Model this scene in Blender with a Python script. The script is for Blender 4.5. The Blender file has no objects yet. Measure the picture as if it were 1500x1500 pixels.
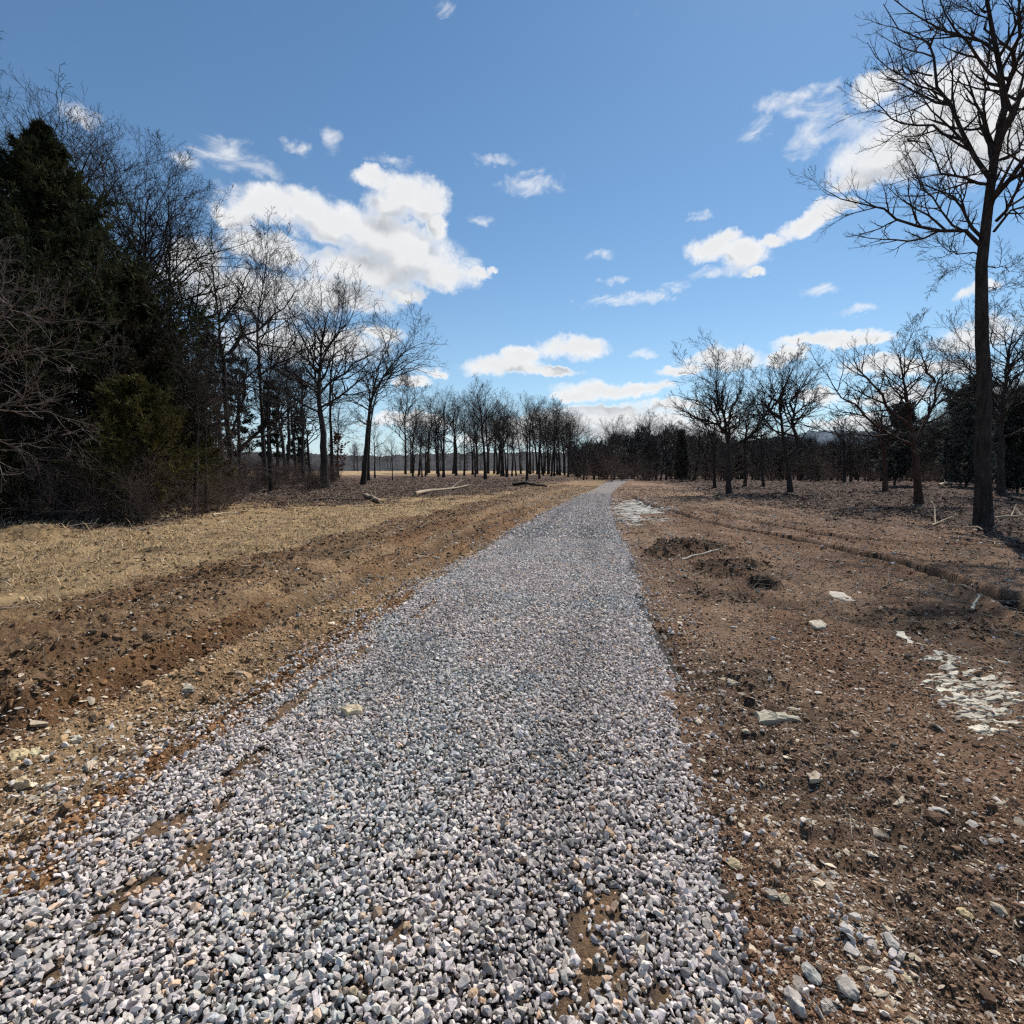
import bpy, bmesh, math, random
import numpy as np
from mathutils import Vector

SC = bpy.context.scene
COL = SC.collection
PI = math.pi
random.seed(3)
rng = np.random.default_rng(11)

# ------------------------------------------------------------------ camera model (photo is 1500 x 1500)
F, CX, CY, HOR, EYE = 750.0, 750.0, 750.0, 685.0, 1.6
PITCH = math.atan((CY - HOR) / F)
CP, SP = math.cos(PITCH), math.sin(PITCH)
SUN_AZ, SUN_EL = math.radians(32), math.radians(49)


def ray(px, py):
    a, u = (px - CX) / F, (CY - py) / F
    return np.array([a, CP + u * SP, -SP + u * CP])


def gnd(px, py, z=0.0):
    d = ray(px, py)
    t = (z - EYE) / d[2]
    return np.array([d[0] * t, d[1] * t, z])


def at_depth(px, py, Y):
    d = ray(px, py)
    t = Y / d[1]
    return np.array([d[0] * t, Y, EYE + d[2] * t])


def project(x, y, z=0.0):
    f = y * CP - (z - EYE) * SP
    u = y * SP + (z - EYE) * CP
    f = np.maximum(f, 1e-3)
    return CX + F * x / f, CY - F * u / f


def sstep(a, b, x):
    t = np.clip((x - a) / (b - a), 0, 1)
    return t * t * (3 - 2 * t)


# ------------------------------------------------------------------ numpy value noise
def _hash(ix, iy, seed):
    h = (ix.astype(np.int64) * 374761393 + iy.astype(np.int64) * 668265263 + seed * 1442695041) & 0xFFFFFFFF
    h = ((h ^ (h >> 13)) * 1274126177) & 0xFFFFFFFF
    h = h ^ (h >> 16)
    return (h & 0xFFFFFF).astype(np.float64) / 0xFFFFFF


def vnoise(x, y, seed=0):
    x0, y0 = np.floor(x), np.floor(y)
    fx, fy = x - x0, y - y0
    fx, fy = fx * fx * (3 - 2 * fx), fy * fy * (3 - 2 * fy)
    a, b = _hash(x0, y0, seed), _hash(x0 + 1, y0, seed)
    c, d = _hash(x0, y0 + 1, seed), _hash(x0 + 1, y0 + 1, seed)
    return (a * (1 - fx) + b * fx) * (1 - fy) + (c * (1 - fx) + d * fx) * fy


def fbm(x, y, seed=0, octv=4, gain=0.5):
    s, amp, tot = 0.0, 1.0, 0.0
    for o in range(octv):
        s = s + amp * vnoise(x * 2.03 ** o + 17.3 * o, y * 2.03 ** o - 9.1 * o, seed + o)
        tot += amp
        amp *= gain
    return s / tot


# ------------------------------------------------------------------ mesh helpers
def mesh_np(name, verts, faces, attrs=None, smooth=False):
    """faces: list of int arrays (M,k). attrs: {name: (n,) or (n,3)} on points."""
    me = bpy.data.meshes.new(name)
    verts = np.ascontiguousarray(verts, dtype=np.float32)
    me.vertices.add(len(verts))
    me.vertices.foreach_set('co', verts.ravel())
    faces = [np.asarray(f, dtype=np.int32) for f in faces if len(f)]
    li = np.concatenate([f.ravel() for f in faces])
    lt = np.concatenate([np.full(len(f), f.shape[1], dtype=np.int32) for f in faces])
    ls = np.concatenate([[0], np.cumsum(lt)[:-1]]).astype(np.int32)
    me.loops.add(len(li))
    me.loops.foreach_set('vertex_index', li)
    me.polygons.add(len(lt))
    me.polygons.foreach_set('loop_start', ls)
    me.polygons.foreach_set('use_smooth', np.full(len(lt), smooth, dtype=bool))
    me.update(calc_edges=True)
    for k, v in (attrs or {}).items():
        v = np.asarray(v, dtype=np.float32)
        if v.ndim == 1:
            a = me.attributes.new(k, 'FLOAT', 'POINT')
            a.data.foreach_set('value', v)
        else:
            a = me.attributes.new(k, 'FLOAT_COLOR', 'POINT')
            if v.shape[1] == 3:
                v = np.concatenate([v, np.ones((len(v), 1), np.float32)], 1)
            a.data.foreach_set('color', np.ascontiguousarray(v).ravel())
    return me


def link(name, me, mat=None, parent=None, loc=None):
    o = bpy.data.objects.new(name, me)
    COL.objects.link(o)
    if mat is not None and not me.materials:
        me.materials.append(mat)
    if parent is not None:
        o.parent = parent
    if loc is not None:
        o.location = loc
    return o


def tag(o, label=None, cat=None, group=None, kind=None):
    if label: o['label'] = label
    if cat: o['category'] = cat
    if group: o['group'] = group
    if kind: o['kind'] = kind
    return o


def empty(name, loc, rz=0.0, scale=1.0):
    o = bpy.data.objects.new(name, None)
    COL.objects.link(o)
    o.empty_display_size = 0.3
    o.location = loc
    o.rotation_euler = (0, 0, rz)
    o.scale = (scale,) * 3 if np.isscalar(scale) else scale
    return o


def dup(root, loc, rz, scale, label, group):
    r = root.copy()
    COL.objects.link(r)
    r.location = loc
    r.rotation_euler = (0, 0, rz)
    r.scale = (scale,) * 3 if np.isscalar(scale) else scale
    r['label'] = label
    if group:
        r['group'] = group
    for ch in list(root.children):
        c = ch.copy()
        COL.objects.link(c)
        c.parent = r
    return r


# ------------------------------------------------------------------ materials
class NT:
    def __init__(s, tree):
        s.t = tree
        s.n, s.l = tree.nodes, tree.links

    def __call__(s, typ, **kw):
        nd = s.n.new(typ)
        for k, v in kw.items():
            setattr(nd, k, v)
        return nd

    def link(s, a, b):
        s.l.new(a, b)

    def math(s, op, a, b=None, c=None, clamp=False):
        nd = s.n.new('ShaderNodeMath')
        nd.operation = op
        nd.use_clamp = clamp
        for i, v in enumerate((a, b, c)):
            if v is None: continue
            if isinstance(v, (int, float)): nd.inputs[i].default_value = v
            else: s.l.new(v, nd.inputs[i])
        return nd.outputs[0]

    def vmath(s, op, a, b=None, out=0):
        nd = s.n.new('ShaderNodeVectorMath')
        nd.operation = op
        for i, v in enumerate((a, b)):
            if v is None: continue
            if isinstance(v, (tuple, list)): nd.inputs[i].default_value = v
            else: s.l.new(v, nd.inputs[i])
        return nd.outputs[out]

    def noise(s, vec, scale, detail=4, rough=0.55):
        nd = s.n.new('ShaderNodeTexNoise')
        nd.inputs['Scale'].default_value = scale
        nd.inputs['Detail'].default_value = detail
        nd.inputs['Roughness'].default_value = rough
        if vec is not None: s.l.new(vec, nd.inputs['Vector'])
        return nd

    def maprange(s, v, a, b, c, d, smooth=False):
        nd = s.n.new('ShaderNodeMapRange')
        if smooth: nd.interpolation_type = 'SMOOTHSTEP'
        s.l.new(v, nd.inputs[0])
        for i, x in enumerate((a, b, c, d)):
            nd.inputs[i + 1].default_value = x
        return nd.outputs[0]

    def mix(s, fac, a, b, blend='MIX'):
        nd = s.n.new('ShaderNodeMix')
        nd.data_type = 'RGBA'
        nd.blend_type = blend
        for sock, v in ((nd.inputs[0], fac), (nd.inputs[6], a), (nd.inputs[7], b)):
            if isinstance(v, (int, float)): sock.default_value = v
            elif isinstance(v, (tuple, list)): sock.default_value = tuple(v) + (1,) * (4 - len(v))
            else: s.l.new(v, sock)
        return nd.outputs[2]


def new_mat(name):
    m = bpy.data.materials.new(name)
    m.use_nodes = True
    m.node_tree.nodes.clear()
    nt = NT(m.node_tree)
    out = nt('ShaderNodeOutputMaterial')
    bs = nt('ShaderNodeBsdfPrincipled')
    bs.inputs['Roughness'].default_value = 0.9
    bs.inputs['Specular IOR Level'].default_value = 0.15
    nt.link(bs.outputs[0], out.inputs[0])
    return m, nt, bs


def mat_ground(name, grain=1.0):
    m, nt, bs = new_mat(name)
    geo = nt('ShaderNodeNewGeometry')
    pos = geo.outputs['Position']
    at = nt('ShaderNodeAttribute', attribute_name='col')
    rg = nt('ShaderNodeAttribute', attribute_name='rough')
    n1 = nt.noise(pos, 2.2, 6, 0.6).outputs[0]
    n2 = nt.noise(pos, 28, 5, 0.7).outputs[0]
    n3 = nt.noise(pos, 160, 3, 0.7).outputs[0]
    f1 = nt.maprange(n1, 0.3, 0.7, 0.66, 1.28)
    f2 = nt.maprange(n2, 0.3, 0.7, 0.45, 1.55)
    f3 = nt.maprange(n3, 0.3, 0.7, 0.6, 1.4)
    f = nt.math('MULTIPLY', nt.math('MULTIPLY', f1, f2), f3)
    comb = nt('ShaderNodeCombineXYZ')
    for i in range(3): nt.link(f, comb.inputs[i])
    c = nt.mix(1.0, at.outputs['Color'], comb.outputs[0], 'MULTIPLY')
    # scattered pale grit
    vo = nt('ShaderNodeTexVoronoi')
    vo.inputs['Scale'].default_value = 38
    nt.link(pos, vo.inputs['Vector'])
    g1 = nt.math('LESS_THAN', vo.outputs['Distance'], 0.22)
    sep = nt('ShaderNodeSeparateColor')
    nt.link(vo.outputs['Color'], sep.inputs[0])
    g2 = nt.math('GREATER_THAN', sep.outputs[0], 0.72)
    g = nt.math('MULTIPLY', nt.math('MULTIPLY', g1, g2), rg.outputs['Fac'])
    c = nt.mix(g, c, (0.36, 0.29, 0.20))
    nt.link(c, bs.inputs['Base Color'])
    hgt = nt.math('ADD', nt.math('MULTIPLY', n2, 0.9), nt.math('MULTIPLY', n3, 0.45))
    hgt = nt.math('ADD', hgt, nt.math('MULTIPLY', g, 0.4))
    bp = nt('ShaderNodeBump')
    bp.inputs['Strength'].default_value = 0.9
    bp.inputs['Distance'].default_value = 0.06 * grain
    nt.link(hgt, bp.inputs['Height'])
    nt.link(bp.outputs[0], bs.inputs['Normal'])
    return m


def mat_road():
    m, nt, bs = new_mat('road_bed')
    geo = nt('ShaderNodeNewGeometry')
    pos = geo.outputs['Position']
    at = nt('ShaderNodeAttribute', attribute_name='col')
    fa = nt('ShaderNodeAttribute', attribute_name='far').outputs['Fac']
    vo = nt('ShaderNodeTexVoronoi')
    vo.inputs['Scale'].default_value = 23
    nt.link(pos, vo.inputs['Vector'])
    sep = nt('ShaderNodeSeparateColor')
    nt.link(vo.outputs['Color'], sep.inputs[0])
    v = nt.maprange(sep.outputs[0], 0, 1, 0.45, 1.5)
    edge = nt.maprange(vo.outputs['Distance'], 0.25, 0.65, 1.0, 0.3)
    fv = nt.math('MULTIPLY', v, edge)
    n2 = nt.noise(pos, 1.6, 5, 0.6).outputs[0]
    n3 = nt.noise(pos, 45, 5, 0.75).outputs[0]
    fs = nt.maprange(n3, 0.3, 0.7, 0.5, 1.5)
    f = nt.math('ADD', nt.math('MULTIPLY', fv, fa), nt.math('MULTIPLY', fs, nt.math('SUBTRACT', 1.0, fa)))
    f = nt.math('MULTIPLY', f, nt.maprange(n2, 0.3, 0.7, 0.85, 1.15))
    comb = nt('ShaderNodeCombineXYZ')
    for i in range(3): nt.link(f, comb.inputs[i])
    c = nt.mix(1.0, at.outputs['Color'], comb.outputs[0], 'MULTIPLY')
    nt.link(c, bs.inputs['Base Color'])
    hh = nt.math('ADD', nt.math('MULTIPLY', nt.math('MULTIPLY', vo.outputs['Distance'], -1.0), fa), nt.math('MULTIPLY', n3, nt.math('SUBTRACT', 1.2, fa)))
    bp = nt('ShaderNodeBump')
    bp.inputs['Strength'].default_value = 1.0
    bp.inputs['Distance'].default_value = 0.03
    nt.link(hh, bp.inputs['Height'])
    nt.link(bp.outputs[0], bs.inputs['Normal'])
    return m


def mat_attr(name, spk_scale=60, spk=(0.75, 1.25), bump=0.004, rough=0.85, rnd=False, trans=0.0):
    m, nt, bs = new_mat(name)
    geo = nt('ShaderNodeNewGeometry')
    at = nt('ShaderNodeAttribute', attribute_name='col')
    n = nt.noise(geo.outputs['Position'], spk_scale, 4, 0.65).outputs[0]
    f = nt.maprange(n, 0.3, 0.7, *spk)
    comb = nt('ShaderNodeCombineXYZ')
    for i in range(3): nt.link(f, comb.inputs[i])
    c = nt.mix(1.0, at.outputs['Color'], comb.outputs[0], 'MULTIPLY')
    nt.link(c, bs.inputs['Base Color'])
    bs.inputs['Roughness'].default_value = rough
    if bump:
        bp = nt('ShaderNodeBump')
        bp.inputs['Strength'].default_value = 0.7
        bp.inputs['Distance'].default_value = bump
        nt.link(n, bp.inputs['Height'])
        nt.link(bp.outputs[0], bs.inputs['Normal'])
    return m


def mat_bark(name, ca, cb, scale=14, bump=0.03):
    m, nt, bs = new_mat(name)
    tc = nt('ShaderNodeTexCoord')
    oi = nt('ShaderNodeObjectInfo')
    mp = nt('ShaderNodeMapping')
    mp.inputs['Scale'].default_value = (1, 1, 0.22)
    nt.link(tc.outputs['Object'], mp.inputs['Vector'])
    n = nt.noise(mp.outputs[0], scale, 6, 0.65).outputs[0]
    n2 = nt.noise(tc.outputs['Object'], 1.3, 3, 0.5).outputs[0]
    c = nt.mix(nt.maprange(n, 0.32, 0.68, 0, 1), ca, cb)
    f = nt.math('MULTIPLY', nt.maprange(n2, 0.3, 0.7, 0.75, 1.25), nt.maprange(oi.outputs['Random'], 0, 1, 0.75, 1.25))
    comb = nt('ShaderNodeCombineXYZ')
    for i in range(3): nt.link(f, comb.inputs[i])
    c = nt.mix(1.0, c, comb.outputs[0], 'MULTIPLY')
    nt.link(c, bs.inputs['Base Color'])
    bp = nt('ShaderNodeBump')
    bp.inputs['Strength'].default_value = 1.0
    bp.inputs['Distance'].default_value = bump
    nt.link(n, bp.inputs['Height'])
    nt.link(bp.outputs[0], bs.inputs['Normal'])
    return m


def mat_leafy(name, ca, cb):
    m, nt, bs = new_mat(name)
    tc = nt('ShaderNodeTexCoord')
    oi = nt('ShaderNodeObjectInfo')
    n = nt.noise(tc.outputs['Object'], 1.1, 5, 0.7).outputs[0]
    c = nt.mix(nt.maprange(n, 0.38, 0.62, 0, 1), ca, cb)
    f = nt.maprange(oi.outputs['Random'], 0, 1, 0.75, 1.25)
    comb = nt('ShaderNodeCombineXYZ')
    for i in range(3): nt.link(f, comb.inputs[i])
    c = nt.mix(1.0, c, comb.outputs[0], 'MULTIPLY')
    nt.link(c, bs.inputs['Base Color'])
    tr = nt('ShaderNodeBsdfTranslucent')
    nt.link(c, tr.inputs[0])
    mx = nt('ShaderNodeMixShader')
    mx.inputs[0].default_value = 0.2
    out = [x for x in nt.n if x.type == 'OUTPUT_MATERIAL'][0]
    nt.link(bs.outputs[0], mx.inputs[1])
    nt.link(tr.outputs[0], mx.inputs[2])
    nt.link(mx.outputs[0], out.inputs[0])
    return m


M_GROUND = mat_ground('soil')
M_ROAD = mat_road()
M_STONE = mat_attr('crushed_limestone', 70, (0.72, 1.25), 0.004)
M_RUBBLE = mat_attr('dirt_and_chips', 60, (0.7, 1.3), 0.004)
M_STRAW = mat_attr('straw', 8, (0.8, 1.2), 0)
M_ROCK = mat_attr('weathered_limestone', 22, (0.6, 1.25), 0.012)
M_WOOD = mat_attr('weathered_wood', 18, (0.65, 1.25), 0.008)
M_BARK = mat_bark('oak_bark', (0.018, 0.015, 0.014), (0.070, 0.057, 0.050))
M_TWIG = mat_bark('twig_bark', (0.022, 0.018, 0.016), (0.058, 0.047, 0.041), 6, 0.0)
M_BARKR = mat_bark('reddish_bark', (0.045, 0.026, 0.020), (0.12, 0.07, 0.052))
M_BRUSH = mat_bark('brush_bark', (0.040, 0.029, 0.024), (0.150, 0.112, 0.090), 8, 0.0)
M_PALETWIG = mat_bark('pale_twig_bark', (0.11, 0.09, 0.08), (0.24, 0.20, 0.18), 8, 0.0)
M_CEDAR = mat_leafy('cedar_foliage', (0.016, 0.022, 0.012), (0.056, 0.060, 0.026))
M_CEDAR2 = mat_leafy('olive_cedar_foliage', (0.034, 0.032, 0.011), (0.085, 0.074, 0.024))
M_CEDARB = mat_leafy('browning_cedar_foliage', (0.017, 0.017, 0.010), (0.048, 0.038, 0.020))
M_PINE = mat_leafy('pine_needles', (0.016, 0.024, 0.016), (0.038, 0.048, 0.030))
M_FARPINE = mat_leafy('hazy_pine', (0.055, 0.064, 0.060), (0.110, 0.115, 0.098))  # lighter grey needles: distance haze mixed into the colour
M_FARCEDAR = mat_leafy('hazy_cedar', (0.066, 0.064, 0.056), (0.120, 0.108, 0.086))  # far cedar colour lightened the same way to imitate haze
M_RUST = mat_leafy('dead_oak_leaves', (0.10, 0.035, 0.02), (0.18, 0.07, 0.04))


# ------------------------------------------------------------------ terrain
def base_h(x, y):
    r = np.hypot(x, y)
    az = np.degrees(np.arctan2(x, np.maximum(y, 1e-3)))
    right = sstep(2.0, 9.0, az)
    d = 64 * right + 260 * (1 - right)
    h = -0.012 * np.maximum(0, r - d)
    return np.maximum(h, -7.0)


# road edges from the photograph's rows -> ground
ROWS = [(1500, -300, 1132), (1290, 0, 1062), (1180, 150, 1040), (1060, 330, 1003), (1000, 420, 985), (930, 520, 955),
        (870, 600, 938), (820, 680, 925), (780, 745, 908), (745, 810, 893), (722, 858, 896), (710, 882, 910), (703.5, 893, 920)]
EL = np.array([gnd(l, r)[:2] for r, l, _ in ROWS])
ER = np.array([gnd(rr, r)[:2] for r, _, rr in ROWS])
_yb = np.array([-6.0])
EDGE_Y = np.concatenate([_yb, EL[:, 1], [80.0, 110.0]])
EDGE_L = np.concatenate([[EL[0, 0] + 0.15], EL[:, 0], [15.8, 27.0]])
EDGE_R = np.concatenate([[ER[0, 0] + 0.1], ER[:, 0], [19.5, 32.0]])


def road_lr(y):
    return np.interp(y, EDGE_Y, EDGE_L), np.interp(y, EDGE_Y, EDGE_R)


def seg_dist(x, y, pts):
    """distance to polyline and arclength parameter."""
    best = np.full(x.shape, 1e9)
    arc = np.zeros(x.shape)
    acc = 0.0
    for (ax, ay), (bx, by) in zip(pts[:-1], pts[1:]):
        dx, dy = bx - ax, by - ay
        L2 = dx * dx + dy * dy
        t = np.clip(((x - ax) * dx + (y - ay) * dy) / L2, 0, 1)
        d = np.hypot(x - ax - t * dx, y - ay - t * dy)
        k = d < best
        arc = np.where(k, acc + t * math.sqrt(L2), arc)
        best = np.where(k, d, best)
        acc += math.sqrt(L2)
    return best, arc


def pl(*pp):
    return [tuple(gnd(a, b)[:2]) for a, b in pp]


MUD = pl((-260, 1090), (-60, 1010), (0, 985), (120, 935), (220, 893), (300, 862), (380, 838), (450, 820), (520, 795), (600, 770), (680, 748), (760, 726), (830, 711))
MUD2 = pl((-200, 960), (0, 905), (120, 888), (240, 868), (320, 850))
RUTS = [  # polyline, half width, depth, darkness, ribbed
    (pl((925, 728), (960, 745), (1060, 772), (1160, 790), (1250, 812), (1340, 834), (1420, 858), (1500, 892), (1640, 960)), 0.17, 0.11, 1.0, False),
    (pl((1000, 742), (1100, 765), (1250, 792), (1400, 800), (1500, 806), (1700, 815)), 0.17, 0.07, 0.8, False),
    (pl((1010, 860), (1120, 880), (1260, 905), (1420, 950), (1560, 1010)), 0.35, 0.03, 0.3, True),
    (pl((960, 940), (1040, 1010), (1130, 1100), (1260, 1240), (1400, 1420), (1460, 1520)), 0.28, 0.045, 0.42, True),
    (pl((1090, 980), (1230, 1090), (1380, 1230), (1560, 1420)), 0.25, 0.03, 0.3, True),
    (pl((880, 716), (800, 748), (700, 800), (600, 850), (480, 920), (360, 990), (200, 1085), (40, 1190), (-150, 1310)), 0.24, 0.05, -0.4, True),
    (pl((868, 714), (760, 755), (660, 795), (540, 850), (400, 905), (250, 970), (100, 1040), (-100, 1120)), 0.22, 0.09, 0.4, True),
    (pl((845, 712), (740, 748), (620, 790), (500, 835), (380, 880), (200, 945), (0, 1010)), 0.28, 0.08, -0.35, True),
    (pl((930, 765), (948, 785), (958, 800)), 0.3, 0.05, -0.5, False),
]
HEAPS = [  # px, py, radius m, height, colour factor
    (1020, 806, 0.8, 0.19, 0.42), (985, 812, 0.55, 0.13, 0.45), (1058, 838, 0.5, 0.17, 0.38), (1090, 828, 0.4, 0.10, 0.5), (1116, 860, 0.25, -0.09, 0.12), (1118, 852, 0.25, 0.10, 0.6),
    (1085, 855, 0.4, 0.05, 0.7), (966, 926, 0.13, -0.07, 0.2), (1050, 872, 0.5, 0.04, 0.55), (1060, 988, 0.1, -0.05, 0.25), (1080, 996, 0.08, -0.05, 0.25),
    (1390, 1225, 0.15, 0.02, 0.62), (45, 786, 0.9, 0.22, 0.75), (230, 808, 0.35, 0.08, 0.35), (1370, 905, 0.7, 0.03, 0.55),
    (1040, 1040, 0.2, 0.02, 0.62), (1045, 1120, 0.16, 0.02, 0.62), (1055, 1190, 0.14, 0.02, 0.62)]
HEAPS = [(gnd(a, b)[0], gnd(a, b)[1], r, h, c) for a, b, r, h, c in HEAPS]

LIT_L = np.array([(-400, 772), (0, 772), (200, 772), (290, 752), (360, 745), (520, 738), (600, 731), (660, 729), (720, 722), (780, 713), (830, 706), (848, 700)], float)
LIT_R = np.array([(930, 702), (1000, 712), (1060, 730), (1200, 752), (1330, 768), (1500, 798), (1900, 850)], float)


def zones(x, y):
    """zone weights and soil colour of the ground at arrays x, y"""
    x, y = np.asarray(x, float), np.asarray(y, float)
    r = np.hypot(x, y)
    yy = np.maximum(y, 0.6)
    px, py = project(x, yy)
    row = np.maximum(py - HOR, 1.5)
    n_big = fbm(x * 0.35, y * 0.35, 5, 4)
    n_mid = fbm(x * 1.7, y * 1.7, 9, 4)
    n_sm = fbm(x * 7, y * 7, 13, 3)
    l, rr = road_lr(y)
    mid = (l + rr) / 2
    left = x < mid
    # litter beyond the tree edge
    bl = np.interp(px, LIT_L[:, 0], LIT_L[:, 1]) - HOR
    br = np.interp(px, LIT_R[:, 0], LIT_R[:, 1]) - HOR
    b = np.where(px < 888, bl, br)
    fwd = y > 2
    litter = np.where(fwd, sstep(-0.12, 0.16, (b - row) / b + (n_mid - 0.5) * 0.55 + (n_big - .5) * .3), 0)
    # far field beyond the left trees: tan grass
    field = np.where(left, sstep(85, 130, r + (n_big - 0.5) * 40), 0) * fwd
    # mud ridge
    dm, am = seg_dist(x, y, MUD)
    mud = sstep(1.15, 0.25, dm + (n_mid - 0.5) * 2.2 + (n_sm - 0.5) * 0.7)
    dm2, _ = seg_dist(x, y, MUD2)
    mud = np.maximum(mud, 0.7 * sstep(0.9, 0.2, dm2 + (n_mid - 0.5) * 1.2))
    # grass lies outside the mud ridge (left of it)
    ym = np.array([p[1] for p in MUD]); xm = np.array([p[0] for p in MUD])
    xmud = np.interp(y, ym, xm)
    outside = sstep(0.2, 1.4, xmud - x + (n_mid - 0.5) * 2.0) * (y > -4)
    grass = outside * (1 - litter) * (1 - 0.7 * mud)
    grass = np.where(left, np.maximum(grass, field), 0)
    # a weaker straw tint on the left verge far off
    verge = np.where(left, sstep(12, 30, r) * (1 - grass) * (1 - litter), 0)
    # base soil
    off = np.where(left, l - x, x - rr)
    streak = fbm(off * 2.6, (y + off * 0.3) * 0.22, 21, 4)
    cl = np.array([0.250, 0.130, 0.058]); cl2 = np.array([0.385, 0.245, 0.130])
    cr = np.array([0.215, 0.120, 0.069]); cr2 = np.array([0.315, 0.198, 0.122])
    s3 = sstep(0.36, 0.66, streak)[..., None]
    col_l = cl * (1 - s3) + cl2 * s3
    s4 = sstep(0.38, 0.66, 0.5 * n_big + 0.5 * streak)[..., None]
    col_r = cr * (1 - s4) + cr2 * s4
    far_r = sstep(6, 16, x - rr)[..., None] * 0.35
    col_r = col_r * (1 - far_r) + np.array([0.115, 0.070, 0.046]) * far_r
    dam = sstep(.45, .75, fbm(x * 0.9 + 40, y * 0.9, 31, 4))[..., None]
    col_l = col_l * (1 - 0.32 * dam)
    col_r = col_r * (1 - 0.30 * dam)
    w = sstep(-0.3, 0.3, x - mid)[..., None]
    col = col_l * (1 - w) + col_r * w
    # straw verge, grass, litter, mud
    def over(col, c, m):
        m = m[..., None]
        return col * (1 - m) + np.array(c) * m
    col = over(col, (0.285, 0.185, 0.100), verge * 0.7)
    gcol = np.array([0.400, 0.270, 0.140]) * (0.75 + 0.5 * n_mid[..., None])
    col = col * (1 - grass[..., None]) + gcol * grass[..., None]
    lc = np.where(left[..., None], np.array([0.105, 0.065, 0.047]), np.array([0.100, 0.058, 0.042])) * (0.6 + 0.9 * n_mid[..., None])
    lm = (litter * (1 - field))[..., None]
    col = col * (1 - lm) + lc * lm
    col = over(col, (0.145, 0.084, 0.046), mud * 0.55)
    h = np.zeros_like(x)
    for pts, hw, dep, dark, rib in RUTS:
        d, a = seg_dist(x, y, pts)
        wv = (n_mid - 0.5) * hw * 1.6
        m = sstep(hw * 1.25, hw * 0.45, d + wv)
        h = h - dep * m + dep * 0.6 * sstep(hw * 0.9, 0, np.abs(d + wv - hw * 1.5))
        if rib:
            h = h + 0.012 * m * np.sin(a * 2 * PI / 0.17) * (r < 14)
        if dark > 0:
            col = over(col, (0.050, 0.034, 0.025), m * dark * (0.5 + n_sm))
        else:
            col = over(col, (0.30, 0.20, 0.115), m * -dark)
    for hx, hy, hr, hh, c in HEAPS:
        d = np.hypot(x - hx, (y - hy)) / hr + (n_sm - 0.5) * 0.9 + (n_mid - .5) * .5
        m = sstep(1.15, 0.35, d)
        h = h + hh * m * (0.6 + 0.8 * n_sm)
        col = col * (1 - m[..., None] * (1 - c))
    h = h + mud * (0.05 + 0.11 * (n_sm - 0.35))
    return dict(r=r, left=left, l=l, rr=rr, litter=litter, grass=grass, mud=mud, field=field, col=col, h=h, off=off, verge=verge)


def ground_z(x, y, z=None):
    z = z or zones(x, y)
    r = z['r']
    fade = 1 / (1 + (r / 20.0) ** 2)
    h = base_h(x, y) + z['h']
    h = h + (fbm(x * 0.5, y * 0.5, 41, 3) - 0.5) * 0.14 * sstep(0.0, 2.5, z['off'] + 0.4)
    lump = fbm(x * 5.5, y * 5.5, 43, 4, 0.6) - 0.5
    fine = fbm(x * 24, y * 24, 47, 2) - 0.5
    h = h + (lump * (0.065 + 0.12 * z['mud'] + 0.03 * z['litter']) + fine * (0.022 + .02 * z['mud'])) * fade
    h = h + z['litter'] * (fbm(x * 1.1, y * 1.1, 51, 3) - .45) * 0.28
    return h


def build_ground():
    rs = list(np.geomspace(0.55, 70, 720)) + list(np.geomspace(71.5, 4500, 60))
    rs = np.array(rs)
    az = np.concatenate([np.radians(np.linspace(-58, 58, 1000)), np.radians(np.linspace(59.5, 300.5, 120))])
    R, A = np.meshgrid(rs, az, indexing='ij')
    X, Y = R * np.sin(A), R * np.cos(A)
    shp = X.shape
    x, y = X.ravel(), Y.ravel()
    z = zones(x, y)
    hz = ground_z(x, y, z)
    nr, na = shp
    v = np.stack([x, y, hz], 1)
    i = np.arange(nr * na).reshape(nr, na)
    a, b = i[:-1, :], i[1:, :]
    q = np.stack([a, np.roll(a, -1, 1), np.roll(b, -1, 1), b], -1).reshape(-1, 4)[:, ::-1]
    # close the middle
    v = np.concatenate([v, [[0, 0, 0]]])
    c = len(v) - 1
    t = np.stack([i[0], np.roll(i[0], -1), np.full(na, c)], 1)[:, ::-1]
    col = np.concatenate([z['col'], [[0.15, 0.1, 0.07]]])
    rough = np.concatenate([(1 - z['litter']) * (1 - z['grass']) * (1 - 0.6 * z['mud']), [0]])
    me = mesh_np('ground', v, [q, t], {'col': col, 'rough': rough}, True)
    o = link('ground', me, M_GROUND)
    tag(o, kind='structure')


PATCH = [(868, 1395, 0.075, 0.30), (872, 1330, .06, .14), (860, 1460, .07, .16), (905, 1440, .06, .2), (900, 1370, .05, .15), (530, 1478, .05, .05), (590, 1395, .04, .04), (810, 1302, .03, .03), (440, 1030, 0.07, .4), (415, 1055, .06, .25), (475, 1000, .06, .35), (165, 1350, .10, .06),
         (200, 1320, .08, .06), (145, 1385, .06, .06), (95, 1430, .05, .05), (235, 1300, .07, .08), (280, 1270, .09, .1), (70, 1300, .13, .08), (60, 1370, .06, .05), (530, 960, .1, .4), (620, 900, .1, .6), (360, 1130, .08, .15), (330, 1190, .06, .1), (250, 1215, .1, .1), (965, 1470, .03, .04), (830, 1490, .06, .04)]
PATCH = [(gnd(a, b)[0], gnd(a, b)[1], sx * .62, sy * .8) for a, b, sx, sy in PATCH]


def dirt_patch(x, y):
    m = np.zeros_like(x)
    n = fbm(x * 9, y * 9, 61, 3) - 0.5
    for cx, cy, sx, sy in PATCH:
        # patches stretch along the wheel line through their place
        d = np.hypot((x - cx - 0.12 * (y - cy)) / sx, (y - cy) / sy)
        m = np.maximum(m, sstep(1.5, 0.6, d + n * 2.6))
    return m


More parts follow.
